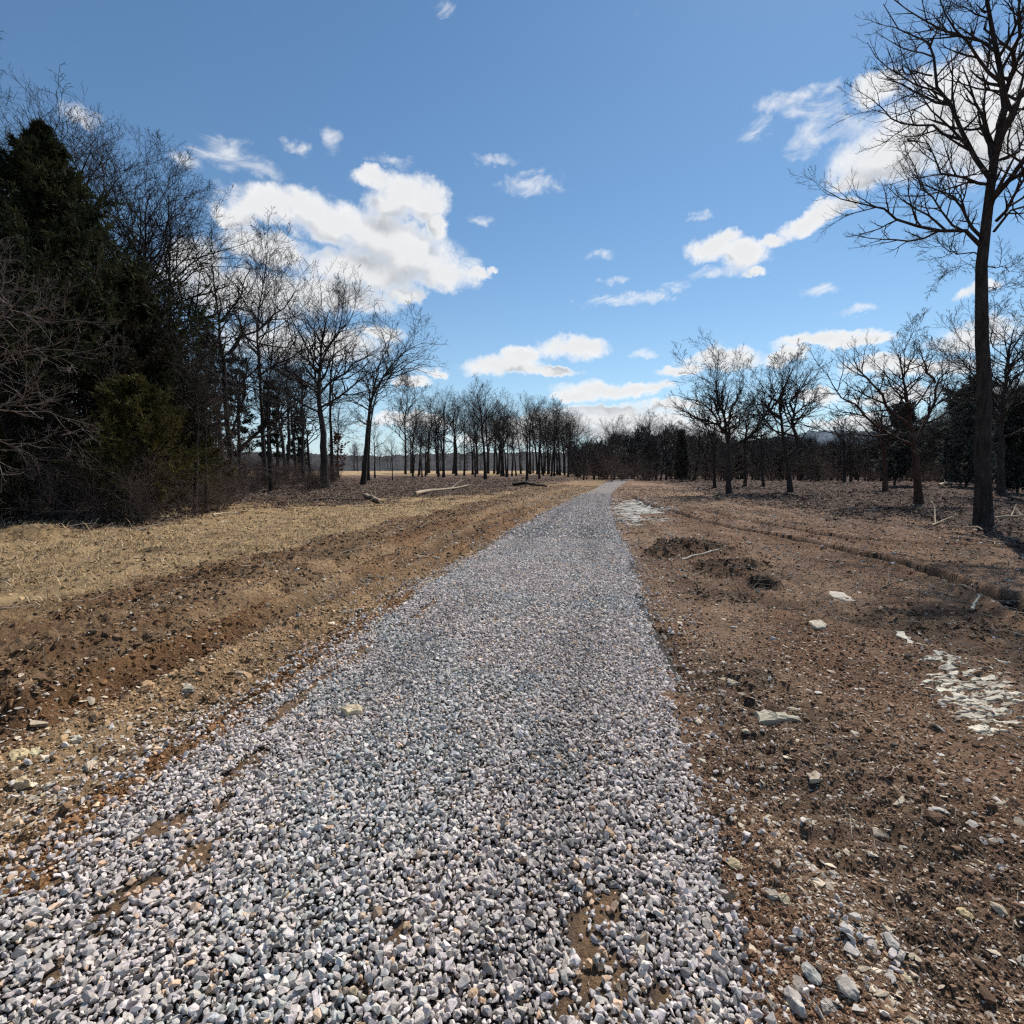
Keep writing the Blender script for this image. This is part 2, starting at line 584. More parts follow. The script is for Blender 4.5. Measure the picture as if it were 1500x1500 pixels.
def road_crown(x, y, l, rr):
    u = (x - l) / np.maximum(rr - l, 0.1)
    c = np.clip(4 * u * (1 - u), -1.2, 1)
    rut = -0.018 * np.exp(-((u - 0.27) / 0.10) ** 2) - 0.018 * np.exp(-((u - 0.76) / 0.09) ** 2)
    return 0.012 + 0.055 * c + rut


def build_road():
    ys = np.concatenate([np.linspace(-4, 0.8, 20), np.geomspace(0.85, 105, 420)])
    us = np.linspace(-0.10, 1.10, 70)
    Yg, U = np.meshgrid(ys, us, indexing='ij')
    l, rr = road_lr(Yg)
    X = l + U * (rr - l)
    x, y = X.ravel(), Yg.ravel()
    l, rr = l.ravel(), rr.ravel()
    h = base_h(x, y) + road_crown(x, y, l, rr) - 0.004
    h = h + (fbm(x * 3, y * 3, 71, 3) - 0.5) * 0.03
    edge = np.abs(U.ravel() - 0.5)
    h = h - 0.16 * sstep(0.5, 0.6, edge)
    v = np.stack([x, y, h], 1)
    n, m = Yg.shape
    i = np.arange(n * m).reshape(n, m)
    q = np.stack([i[:-1, :-1], i[:-1, 1:], i[1:, 1:], i[1:, :-1]], -1).reshape(-1, 4)
    pt = dirt_patch(x, y)[:, None]
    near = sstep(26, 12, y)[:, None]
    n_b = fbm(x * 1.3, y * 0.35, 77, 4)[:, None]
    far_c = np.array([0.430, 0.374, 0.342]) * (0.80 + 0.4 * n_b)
    bed = np.array([0.075, 0.062, 0.052])  # darkened so the gaps between stones look shaded
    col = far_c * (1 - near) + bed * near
    lft = sstep(.18, -.04, U.ravel() + (n_b[:, 0] - .5) * .3)[:, None]
    col = col * (1 - lft * .6) + np.array([0.19, 0.125, 0.07]) * lft * .6
    col = col * (1 - pt) + np.array([0.24, 0.15, 0.085]) * pt
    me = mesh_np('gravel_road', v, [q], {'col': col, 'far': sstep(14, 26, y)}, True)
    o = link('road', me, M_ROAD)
    tag(o, kind='structure')


# ------------------------------------------------------------------ stones
def hull_stone(seed, npts=13, flat=0.7, long=1.25):
    r = random.Random(seed)
    bm = bmesh.new()
    for _ in range(npts):
        while True:
            p = Vector((r.gauss(0, 1), r.gauss(0, 1), r.gauss(0, 1)))
            if p.length > 0.2: break
        p = p.normalized() * r.uniform(0.86, 1.0)
        bm.verts.new((p.x * long, p.y, p.z * flat))
    res = bmesh.ops.convex_hull(bm, input=bm.verts)
    junk = [e for e in res['geom_interior'] if isinstance(e, bmesh.types.BMVert)]
    if junk: bmesh.ops.delete(bm, geom=junk, context='VERTS')
    bmesh.ops.triangulate(bm, faces=bm.faces)
    bm.verts.index_update()
    v = np.array([x.co[:] for x in bm.verts]) * 0.5
    f = np.array([[q.index for q in fc.verts] for fc in bm.faces])
    bm.free()
    return v, f


STONES = [hull_stone(100 + i, random.choice((11, 13, 15)), random.uniform(0.5, 0.85), random.uniform(1.0, 1.5)) for i in range(36)]
CHIPS = [hull_stone(300 + i, random.choice((9, 10, 12)), random.uniform(0.22, 0.5), random.uniform(1.1, 1.8)) for i in range(24)]
CLODS = [hull_stone(500 + i, random.choice((12, 14)), random.uniform(0.55, 0.9), random.uniform(1.0, 1.3)) for i in range(16)]
TINY = [hull_stone(700 + i, 7, random.uniform(0.35, 0.8), random.uniform(1.0, 1.5)) for i in range(16)]


def rot_mats(n, tilt, g):
    """random spin about z after a limited tilt"""
    a = g.uniform(0, 2 * PI, n)
    b = g.normal(0, tilt, n)
    c = g.normal(0, tilt, n)
    ca, sa, cb, sb, cc, sc = np.cos(a), np.sin(a), np.cos(b), np.sin(b), np.cos(c), np.sin(c)
    Z = np.zeros(n); O = np.ones(n)
    Rz = np.stack([ca, -sa, Z, sa, ca, Z, Z, Z, O], 1).reshape(n, 3, 3)
    Rx = np.stack([O, Z, Z, Z, cb, -sb, Z, sb, cb], 1).reshape(n, 3, 3)
    Ry = np.stack([cc, Z, sc, Z, O, Z, -sc, Z, cc], 1).reshape(n, 3, 3)
    return Rz @ Rx @ Ry


def scatter(lib, pos, size, cols, tilt, g):
    n = len(pos)
    which = g.integers(0, len(lib), n)
    Rm = rot_mats(n, tilt, g)
    V, Fc, C = [], [], []
    base = 0
    for k, (v, f) in enumerate(lib):
        idx = np.nonzero(which == k)[0]
        if not len(idx): continue
        vv = np.einsum('nij,vj->nvi', Rm[idx], v) * size[idx][:, None, None] + pos[idx][:, None, :]
        nv = len(v)
        ff = f[None] + (np.arange(len(idx)) * nv)[:, None, None] + base
        V.append(vv.reshape(-1, 3)); Fc.append(ff.reshape(-1, 3))
        C.append(np.repeat(cols[idx], nv, axis=0))
        base += len(idx) * nv
    return np.concatenate(V), np.concatenate(Fc), np.concatenate(C)


def build_gravel():
    g = np.random.default_rng(5)
    V, Fc, C = [], [], []
    base = 0
    bands = [(0.75, 4.5, 0.0155, STONES), (4.5, 11, 0.0195, STONES), (11, 30, 0.036, TINY), (0.75, 4.5, 0.017, TINY)]
    for bi, (y0, y1, cell, lib) in enumerate(bands):
        ys = np.arange(y0, y1, cell)
        xs_l = min(road_lr(np.array([y0, y1]))[0]) - 1.2
        xs_r = max(road_lr(np.array([y0, y1]))[1]) + 0.9
        xs = np.arange(xs_l, xs_r, cell)
        X, Y = np.meshgrid(xs, ys)
        x = X.ravel() + g.uniform(-.5, .5, X.size) * cell
        y = Y.ravel() + g.uniform(-.5, .5, X.size) * cell
        px, py = project(x, y)
        keep = (px > -160) & (px < 1660)
        x, y = x[keep], y[keep]
        l, rr = road_lr(y)
        n1 = fbm(x * 2.2, y * 1.2, 81, 4) - 0.5
        n2 = fbm(x * 8, y * 8, 83, 3) - 0.5
        dl = x - l + n1 * 0.55 + n2 * .2
        dr = rr - x + n1 * 0.28 + n2 * .1
        pin = sstep(-0.04, 0.16, dl) * sstep(-0.02, 0.06, dr)
        thinL = 1 - 0.35 * sstep(0.55, 0.1, dl) * sstep(-.12, .12, n1 + .03)
        p = pin * thinL * (1 - (0.80 if bi != 3 else .55) * dirt_patch(x, y))
        if bi == 3: p = p * (.75 + .25 * (n2 > 0))
        p = np.maximum(p, 0.30 * np.exp(dl / 0.22) * (dl < 0.02) * (n1 > -.06))
        p = np.maximum(p, 0.14 * np.exp(dr / 0.16) * (dr < 0.02))
        clump = sstep(0.20, .32, fbm(x * 3.1, y * 3.1, 87, 2) - .42)
        p = np.maximum(p, 0.35 * clump * np.exp(-np.abs(dr + 0.35) / 0.16) * (dr < -.1) * (y < 2.2))
        k = g.random(len(x)) < p
        x, y = x[k], y[k]
        n = len(x)
        l, rr = road_lr(y)
        inside = (x > l - .05) & (x < rr + .02)
        size = np.clip(g.lognormal(math.log(cell * (1.34 if bi != 3 else 0.6)), 0.36, n), cell * 0.4, cell * 2.6)
        zz = np.where(inside, base_h(x, y) + road_crown(x, y, l, rr), ground_z(x, y))
        zz = zz + size * 0.10 + (g.random(n) * 0.022 if bi < 3 else -0.006)
        u_ = (x - l) / (rr - l)
        track = np.exp(-((u_ - .27) / .085) ** 2) + np.exp(-((u_ - .75) / .08) ** 2)
        wear = 1 - 0.17 * np.clip(track, 0, 1) * sstep(.35, .6, fbm(x * 1.1, y * .4, 131, 3))
        tone = np.clip(g.normal(0.525, 0.11, n), 0.15, 0.80) * (1.0 if bi != 3 else .8)
        tone = tone * wear
        tint = np.stack([tone * (1.085 + g.normal(0, .02, n)), tone * 0.948, tone * (0.850 + g.normal(0, .025, n))], 1)
        blotch = sstep(.5, .68, fbm(x * 1.4, y * 1.4, 89, 3))[:, None] * (g.random((n, 1)) < .55)
        tint = tint * (1 - blotch * np.array([0.16, 0.07, 0.04]))
        brown = g.random(n) < 0.035 + 0.35 * dirt_patch(x, y) + .25 * (x < l + .15)
        tint[brown] *= np.array([1.05, 0.82, 0.60])
        v, f, c = scatter(lib, np.stack([x, y, zz], 1), size, tint, 0.75, g)
        V.append(v); Fc.append(f + base); C.append(c)
        base += len(v)
    me = mesh_np('gravel', np.concatenate(V), [np.concatenate(Fc)], {'col': np.concatenate(C)}, False)
    o = link('gravel', me, M_STONE)
    tag(o, 'loose crushed grey limestone gravel covering the road', 'gravel', kind='stuff')


def build_rubble():
    g = np.random.default_rng(15)
    n = 400000
    r = np.exp(g.uniform(math.log(1.15), math.log(45), n))
    az = np.radians(g.uniform(-52, 52, n))
    x, y = r * np.sin(az), r * np.cos(az)
    l, rr = road_lr(y)
    k = (x < l + 0.1) | (x > rr - 0.03) | (g.random(n) < 0.9 * dirt_patch(x, y))
    x, y, r = x[k], y[k], r[k]
    z = zones(x, y)
    n1 = fbm(x * 1.5, y * 1.5, 91, 4)
    dens = (1 - 0.9 * z['litter']) * (1 - 0.85 * z['grass']) * sstep(0.22, 0.55, n1 + 0.10)
    k = g.random(len(x)) < dens * 0.95 + .03
    x, y, r = x[k], y[k], r[k]
    z = zones(x, y)
    n = len(x)
    pale_n = fbm(x * 0.8 + 9, y * 0.8, 95, 4)
    streak = fbm(z['off'] * 2.2, y * 0.35, 97, 3)
    cl = sstep(0.38, 0.62, pale_n) * sstep(.32, .56, streak)
    p_pale = np.where(z['left'], 0.62 * cl + .10, 0.36 * cl + .21) * (1 - .6 * z['mud']) * (1 - .7 * z['grass'])
    pale = g.random(n) < p_pale
    med = np.where(z['left'], 0.0095, 0.0060) + np.where(z['left'], 0.0015, 0.0013) * r
    size = med * g.lognormal(0, 0.5, n)
    big = (g.random(n) < 0.05) & pale
    size[big] *= 2.0
    size = np.clip(size, .005, .12)
    # wet clods thrown up along the mud ridge and the heaps
    heap = np.zeros(n)
    for hx, hy, hr, hh, c in HEAPS:
        if c < .6: heap = np.maximum(heap, sstep(1.25, .4, np.hypot(x - hx, y - hy) / hr))
    cloddy = np.maximum(z['mud'], heap)
    isclod = (g.random(n) < np.maximum(.13 * z['mud'], .5 * heap)) & ~pale
    size[isclod] = np.clip((0.017 + 0.0026 * r[isclod]) * g.lognormal(0, .5, isclod.sum()), .008, .10)
    zz = ground_z(x, y, z) + size * 0.06
    tone = np.clip(g.normal(0.47, 0.10, n), 0.2, 0.68)[:, None]
    cp = tone * np.array([1.10, 0.90, 0.66])
    cg = tone * np.array([0.98, 0.87, 0.76])
    cp = np.where((g.random(n) < np.where(z['left'], .16, .4))[:, None], cg, cp)
    cb = z['col'] * g.uniform(0.3, 1.55, (n, 1))
    cb[isclod] = np.array([0.135, 0.082, 0.050]) * g.uniform(.6, 1.3, (isclod.sum(), 1))
    col = np.where(pale[:, None], cp, cb)
    pos = np.stack([x, y, zz], 1)
    V, Fc, C = [], [], []
    base = 0
    for m, lib, tilt in ((pale & (r < 6), CHIPS, 0.35), (~pale & (r < 6), CLODS, 0.6), (r >= 6, TINY, 0.5)):
        v, f, c = scatter(lib, pos[m], size[m], col[m], tilt, g)
        V.append(v); Fc.append(f + base); C.append(c); base += len(v)
    me = mesh_np('rubble', np.concatenate(V), [np.concatenate(Fc)], {'col': np.concatenate(C)}, False)
    o = link('rubble', me, M_RUBBLE)
    tag(o, 'loose soil crumbs and pale stone chips over the bare dirt', 'rubble', kind='stuff')


def blades(x, y, z, L, w, lean, az, g, col):
    n = len(x)
    d = np.stack([np.cos(az) * np.sin(lean), np.sin(az) * np.sin(lean), np.cos(lean)], 1)
    s = g.uniform(0, 2 * PI, n)
    side = np.stack([np.cos(s), np.sin(s), np.zeros(n)], 1) * w[:, None]
    b = np.stack([x, y, z], 1)
    mid = b + d * L[:, None] * 0.55
    droop = d.copy(); droop[:, 2] -= 0.5
    tip = mid + droop * L[:, None] * 0.5
    V = np.stack([b - side, b + side, mid + side * .7, mid - side * .7, tip], 1)
    i = (np.arange(n) * 5)[:, None]
    return V.reshape(-1, 3), i + np.array([[0, 1, 2, 3]]), i + np.array([[3, 2, 4]]), np.repeat(col, 5, 0)


def build_grass():
    g = np.random.default_rng(25)
    n = 260000
    r = np.exp(g.uniform(math.log(4.0), math.log(48), n))
    az = np.radians(g.uniform(-53, 14, n))
    x, y = r * np.sin(az), r * np.cos(az)
    z = zones(x, y)
    tuft = fbm(x * 3.2, y * 3.2, 101, 3)
    k = g.random(n) < (z['grass'] * (1 - z['field']) * sstep(0.34, 0.62, tuft) * (0.35 + 0.65 * sstep(.35, .55, fbm(x * .8, y * .8, 113, 3))) + 0.05 * z['verge'] + .10 * z['litter'] * z['left'] * (r < 30))
    x, y, r = x[k], y[k], r[k]
    n = len(x)
    zz = ground_z(x, y) - 0.01
    L = g.lognormal(math.log(0.09), 0.45, n) * (0.6 + 0.9 * fbm(x * .9, y * .9, 107, 3))
    L[g.random(n) < .012] *= 2.6
    w = 0.0018 + 0.00042 * r
    lean = np.abs(g.normal(0.95, 0.40, n))
    tone = g.uniform(0.6, 1.3, (n, 1)) * (0.55 + 0.9 * fbm(x * .7, y * .7, 109, 4))[:, None]
    base = np.where((g.random(n) < 0.25)[:, None], np.array([0.54, 0.43, 0.28]), np.array([0.54, 0.375, 0.195]))
    dark = (g.random(n) < .14)[:, None]
    col = base * tone * np.where(dark, .45, 1)
    v, q, t, c = blades(x, y, zz, L, w, lean, g.uniform(0, 2 * PI, n), g, col)
    me = mesh_np('dry_grass', v, [q, t], {'col': c}, False)
    o = link('dry_grass', me, M_STRAW)
    tag(o, 'matted straw coloured winter grass in front of the left wood', 'grass', kind='stuff')


def build_litter():
    g = np.random.default_rng(35)
    n = 230000
    r = np.exp(g.uniform(math.log(9.0), math.log(75), n))
    az = np.radians(g.uniform(-54, 54, n))
    x, y = r * np.sin(az), r * np.cos(az)
    z = zones(x, y)
    k = g.random(n) < z['litter'] * (1 - z['field']) * 0.9 + 0.025 * z['grass'] + .006
    l, rr = road_lr(y)
    k &= ~((x > l - .2) & (x < rr + .1))
    x, y, r = x[k], y[k], r[k]
    zz = ground_z(x, y) + 0.01
    n = len(x)
    s = (0.024 + 0.0007 * r) * g.uniform(0.6, 1.5, n)
    Rm = rot_mats(n, 0.38, g)
    base = np.array([[-1, -.55, 0], [1, -.45, 0.15], [0.8, .55, 0], [-.9, .5, .2]])
    V = np.einsum('nij,vj->nvi', Rm, base) * s[:, None, None] + np.stack([x, y, zz], 1)[:, None, :]
    i = (np.arange(n) * 4)[:, None] + np.array([[0, 1, 2, 3]])
    pal = np.array([[0.10, 0.062, 0.045], [0.15, 0.092, 0.062], [0.22, 0.145, 0.10], [0.062, 0.042, 0.034], [0.36, 0.28, 0.21]])
    c = pal[g.choice(5, n, p=[.32, .28, .16, .2, .04])] * g.uniform(.7, 1.25, (n, 1))
    # twigs and splinters
    nt = 26000
    r2 = np.exp(g.uniform(math.log(1.4), math.log(60), nt))
    a2 = np.radians(g.uniform(-54, 54, nt))
    x2, y2 = r2 * np.sin(a2), r2 * np.cos(a2)
    z2 = zones(x2, y2)
    k = g.random(nt) < z2['litter'] * (1 - z2['field']) + .035 + .08 * (r2 < 9) * ~z2['left']
    l, rr = road_lr(y2)
    k &= ~((x2 > l - .2) & (x2 < rr + .1))
    x2, y2, r2 = x2[k], y2[k], r2[k]
    nt = len(x2)
    z3 = ground_z(x2, y2)
    L = g.lognormal(math.log(.30), .5, nt) * np.clip(r2 / 9, .22, 1)
    rad = (0.005 + 0.00022 * r2) * np.clip(r2 / 9, .28, 1)
    th = g.uniform(0, 2 * PI, nt)
    el = np.abs(g.normal(0.05, .22, nt))
    d = np.stack([np.cos(th) * np.cos(el), np.sin(th) * np.cos(el), np.sin(el)], 1)
    p0 = np.stack([x2, y2, z3 + .015], 1)
    P = np.stack([p0, p0 + d * L[:, None] * .5 + g.normal(0, .02, (nt, 3)), p0 + d * L[:, None]], 1)
    R = np.stack([rad, rad * .8, rad * .4], 1)
    tv, tq = tubes(P, R, 4)
    pal2 = np.array([[0.30, 0.24, 0.18], [0.13, 0.10, 0.08], [0.45, 0.37, 0.28]])
    tc = np.repeat(pal2[g.choice(3, nt, p=[.45, .33, .22])] * g.uniform(.7, 1.2, (nt, 1)), 12, 0)
    V = np.concatenate([V.reshape(-1, 3), tv])
    me = mesh_np('leaf_litter', V, [i, tq + len(x) * 4], {'col': np.concatenate([np.repeat(c, 4, 0), tc])}, False)
    o = link('leaf_litter', me, M_STRAW)
    tag(o, 'brown fallen leaves and broken twigs under the trees', 'leaf litter', kind='stuff')


# ------------------------------------------------------------------ tubes and trees
def tubes(P, R, sides):
    N, K, _ = P.shape
    T = np.gradient(P, axis=1)
    T /= np.linalg.norm(T, axis=2, keepdims=True) + 1e-9
    m = T.mean(1)
    ref = np.where(np.abs(m[:, 2:3]) < 0.8, np.array([[0, 0, 1.0]]), np.array([[1.0, 0, 0]]))[:, None, :]
    n1 = np.cross(T, ref)
    n1 /= np.linalg.norm(n1, axis=2, keepdims=True) + 1e-9
    n2 = np.cross(T, n1)
    a = np.arange(sides) * 2 * PI / sides
    V = P[:, :, None, :] + R[:, :, None, None] * (np.cos(a)[None, None, :, None] * n1[:, :, None, :] + np.sin(a)[None, None, :, None] * n2[:, :, None, :])
    i = np.arange(N * K * sides).reshape(N, K, sides)
    A, B = i[:, :-1], i[:, 1:]
    q = np.stack([A, np.roll(A, -1, 2), np.roll(B, -1, 2), B], -1).reshape(-1, 4)
    return V.reshape(-1, 3), q[:, ::-1]


def walk(pos, d, L, K, wig, trop, g):
    N = len(pos)
    P = np.zeros((N, K, 3))
    P[:, 0] = pos
    st = (L / (K - 1))[:, None]
    d = d.copy()
    for k in range(1, K):
        d = d + g.normal(0, wig, (N, 3))
        d[:, 2] += trop
        d /= np.linalg.norm(d, axis=1, keepdims=True) + 1e-9
        P[:, k] = P[:, k - 1] + d * st
    return P


def sample(P, R, t):
    K = P.shape[1]
    f = np.clip(t, 0, 0.9999) * (K - 1)
    k = f.astype(int)
    w = (f - k)[:, None]
    n = np.arange(len(P))
    p = P[n, k] * (1 - w) + P[n, k + 1] * w
    T = P[n, k + 1] - P[n, k]
    T /= np.linalg.norm(T, axis=1, keepdims=True) + 1e-9
    r = R[n, k] * (1 - w[:, 0]) + R[n, k + 1] * w[:, 0]
    return p, T, r


def spawn(P, R, n, t0, t1, ang, lenf, K, wig, trop, rmin, g, rf=0.82, power=1.0):
    """n children on every polyline; lenf = fraction of parent's length"""
    N = len(P)
    plen = np.linalg.norm(np.diff(P, axis=1), axis=2).sum(1)
    idx = np.repeat(np.arange(N), n)
    t = t0 + (t1 - t0) * ((np.tile(np.arange(n), N) + g.uniform(0, 1, N * n)) / n) ** power
    p, T, r = sample(P[idx], R[idx], t)
    ref = np.where(np.abs(T[:, 2:3]) < 0.9, np.array([[0, 0, 1.0]]), np.array([[1.0, 0, 0]]))
    n1 = np.cross(T, ref); n1 /= np.linalg.norm(n1, axis=1, keepdims=True) + 1e-9
    n2 = np.cross(T, n1)
    phi = np.tile(np.arange(n), N) * 2.39996 + np.repeat(g.uniform(0, 2 * PI, N), n) + g.normal(0, .5, N * n)
    a = np.radians(ang[0] + (ang[1] - ang[0]) * t + g.normal(0, 9, N * n))
    d = T * np.cos(a)[:, None] + (n1 * np.cos(phi)[:, None] + n2 * np.sin(phi)[:, None]) * np.sin(a)[:, None]
    L = plen[idx] * lenf * (1.15 - 0.7 * t) * g.uniform(0.6, 1.3, N * n)
    C = walk(p, d, L, K, wig, trop, g)
    r0 = np.maximum(np.minimum(r * rf, r), rmin)
    s = np.linspace(0, 1, K)
    Rc = np.maximum(r0[:, None] * (1 - s[None] * 0.8), rmin * 0.75)
    return C, Rc


def resample(pts, K, g=None, wob=0.0):
    pts = np.asarray(pts, float)
    seg = np.linalg.norm(np.diff(pts, axis=0), axis=1)
    s = np.concatenate([[0], np.cumsum(seg)])
    # Catmull-Rom through the points
    u = np.linspace(0, s[-1], K)
    out = []
    ext = np.concatenate([[2 * pts[0] - pts[1]], pts, [2 * pts[-1] - pts[-2]]])
    for v in u:
        k = min(np.searchsorted(s, v, 'right') - 1, len(pts) - 2)
        t = (v - s[k]) / max(seg[k], 1e-6)
        p0, p1, p2, p3 = ext[k], ext[k + 1], ext[k + 2], ext[k + 3]
        out.append(0.5 * ((2 * p1) + (-p0 + p2) * t + (2 * p0 - 5 * p1 + 4 * p2 - p3) * t * t + (-p0 + 3 * p1 - 3 * p2 + p3) * t ** 3))
    out = np.array(out)
    if wob and g is not None:
        out[1:-1] += g.normal(0, wob, (K - 2, 3))
    return out


def build_bare(seed, height, r0, spread, trunk=None, trunk_r=None, limbs=(), n=(12, 8, 7, 5), t0=0.3, ang=(70, 28), wig=0.16, rmin=0.006,
               lf=(0.56, 0.5, 0.52), trop=0.06, lean=(0, 0), limb_up=0.085, sides=(10, 6, 4, 3), auto=True, top_forks=0):
    g = np.random.default_rng(seed)
    K0 = 16
    if trunk is None:
        z = np.linspace(0, height, K0)
        ox = np.cumsum(g.normal(0, 0.011 * height, K0)) * np.linspace(0, 1, K0)
        oy = np.cumsum(g.normal(0, 0.011 * height, K0)) * np.linspace(0, 1, K0)
        TP = np.stack([ox + lean[0] * z, oy + lean[1] * z, z], 1)
    else:
        TP = resample(trunk, K0, g, 0.01 * r0 * 10)
    TP = np.concatenate([[TP[0] - np.array([0, 0, 0.35])], TP])
    s = np.linspace(0, 1, K0 + 1)
    TR = r0 * (1 - 0.93 * s ** 0.9) if trunk_r is None else np.interp(s, [a for a, _ in trunk_r], [b for _, b in trunk_r])
    TR = np.maximum(TR, rmin)
    TR[0] *= 1.5; TR[1] *= 1.28; TR[2] *= 1.04
    big_v, big_q = [], []
    fine_v, fine_q = [], []
    bn = fn = 0

    hmax = TP[-1][2]

    def add(P, R, sd, fine):
        nonlocal bn, fn
        v, q = tubes(P, R, sd)
        if fine:
            fine_v.append(v); fine_q.append(q + fn); fn += len(v)
        else:
            big_v.append(v); big_q.append(q + bn); bn += len(v)

    add(TP[None], TR[None], sides[0] + 2, False)
    L1P, L1R = [], []
    K1 = 9
    for pts, ra in limbs:
        P = resample(pts, K1, g, 0.012 * height * 0.4)
        sl = np.linspace(0, 1, K1)
        L1P.append(P); L1R.append(np.maximum(ra * (1 - 0.85 * sl), rmin))
    if auto and n[0]:
        m = n[0]
        t = t0 + (0.98 - t0) * (np.arange(m) + g.uniform(0, 1, m)) / m
        p, T, r = sample(np.repeat(TP[None], m, 0), np.repeat(TR[None], m, 0), t)
        phi = np.arange(m) * 2.39996 + g.normal(0, .45, m) + g.uniform(0, 6)
        tt = (t - t0) / (1 - t0)
        a = np.radians(ang[0] + (ang[1] - ang[0]) * tt + g.normal(0, 8, m))
        d = np.stack([np.cos(phi) * np.sin(a), np.sin(phi) * np.sin(a), np.cos(a)], 1)
        prof = np.sqrt(np.clip(1 - (1.15 * tt - 0.18) ** 2, 0.08, 1))
        L = spread * (0.35 + 0.75 * prof) * g.uniform(0.75, 1.25, m)
        P = walk(p, d, L, K1, wig, limb_up, g)
        r1 = np.maximum(np.minimum(r * 0.62, r0 * 0.42), rmin)
        sl = np.linspace(0, 1, K1)
        R = np.maximum(r1[:, None] * (1 - 0.85 * sl[None]), rmin)
        L1P += list(P); L1R += list(R)
    # terminal crown on the trunk top itself
    tp = TP[-K1:]; tr = TR[-K1:]
    L1 = np.array(L1P); R1 = np.array(L1R)
    add(L1, R1, sides[1], False)
    L1b = np.concatenate([L1, tp[None]]); R1b = np.concatenate([R1, tr[None]])
    P2, R2 = spawn(L1b, R1b, n[1], 0.16, 1.0, (55, 30), lf[0], 7, wig * 0.95, trop, rmin, g)
    add(P2, R2, sides[2], True)
    P3, R3 = spawn(P2, R2, n[2], 0.15, 1.0, (52, 30), lf[1], 5, wig * 0.9, trop, rmin, g)
    add(P3, R3, 3, True)
    if n[3]:
        P4, R4 = spawn(P3, R3, n[3], 0.2, 1.0, (48, 30), lf[2], 4, wig * 0.9, trop, rmin * 0.75, g)
        add(P4, R4, 3, True)
        # a few twigs on the limbs as well
        P5, R5 = spawn(L1b, R1b, n[2], 0.1, 0.9, (60, 45), 0.16, 4, wig * 1.3, trop, rmin * 0.8, g)
        add(P5, R5, 3, True)
    BV, FV = np.concatenate(big_v), np.concatenate(fine_v)
    top = np.percentile(FV[:, 2], 99.3)
    if trunk_r is None and top > hmax:
        z0 = 0.25 * hmax
        k = (1.05 * hmax - z0) / (top - z0)
        for A in (BV, FV):
            A[:, 2] = np.where(A[:, 2] > z0, z0 + (A[:, 2] - z0) * k, A[:, 2])
    mb = mesh_np('trunk', BV, [np.concatenate(big_q)], None, True)
    mf = mesh_np('crown', FV, [np.concatenate(fine_q)], None, True)
    return mb, mf


def tree_obj(meshes, loc, label, cat='tree', name='bare_tree', group=None, rz=0.0, scale=1.0, mats=None):
    mb, mf = meshes
    mats = mats or (M_BARK, M_TWIG)
    t = empty(name, loc, rz, scale)
    tag(t, label, cat, group)
    link('trunk', mb, mats[0], t)
    link('crown', mf, mats[1], t)
    return t


def sprays(pos, dirs, L, W, g, planes=2):
    """flat needle sprays: rhombs from pos along dirs"""
    n = len(pos)
    d = dirs / (np.linalg.norm(dirs, axis=1, keepdims=True) + 1e-9)
    V, Q = [], []
    for k in range(planes):
        rv = g.normal(0, 1, (n, 3))
        s = np.cross(d, rv); s /= np.linalg.norm(s, axis=1, keepdims=True) + 1e-9
        j = d + g.normal(0, .28, (n, 3))
        a = pos; c = pos + j * L[:, None]
        m = pos + j * (L * 0.45)[:, None]
        V.append(np.stack([a, m - s * W[:, None], c, m + s * W[:, None]], 1).reshape(-1, 3))
        Q.append(np.arange(n * 4).reshape(n, 4) + k * n * 4)
    return np.concatenate(V), np.concatenate(Q)


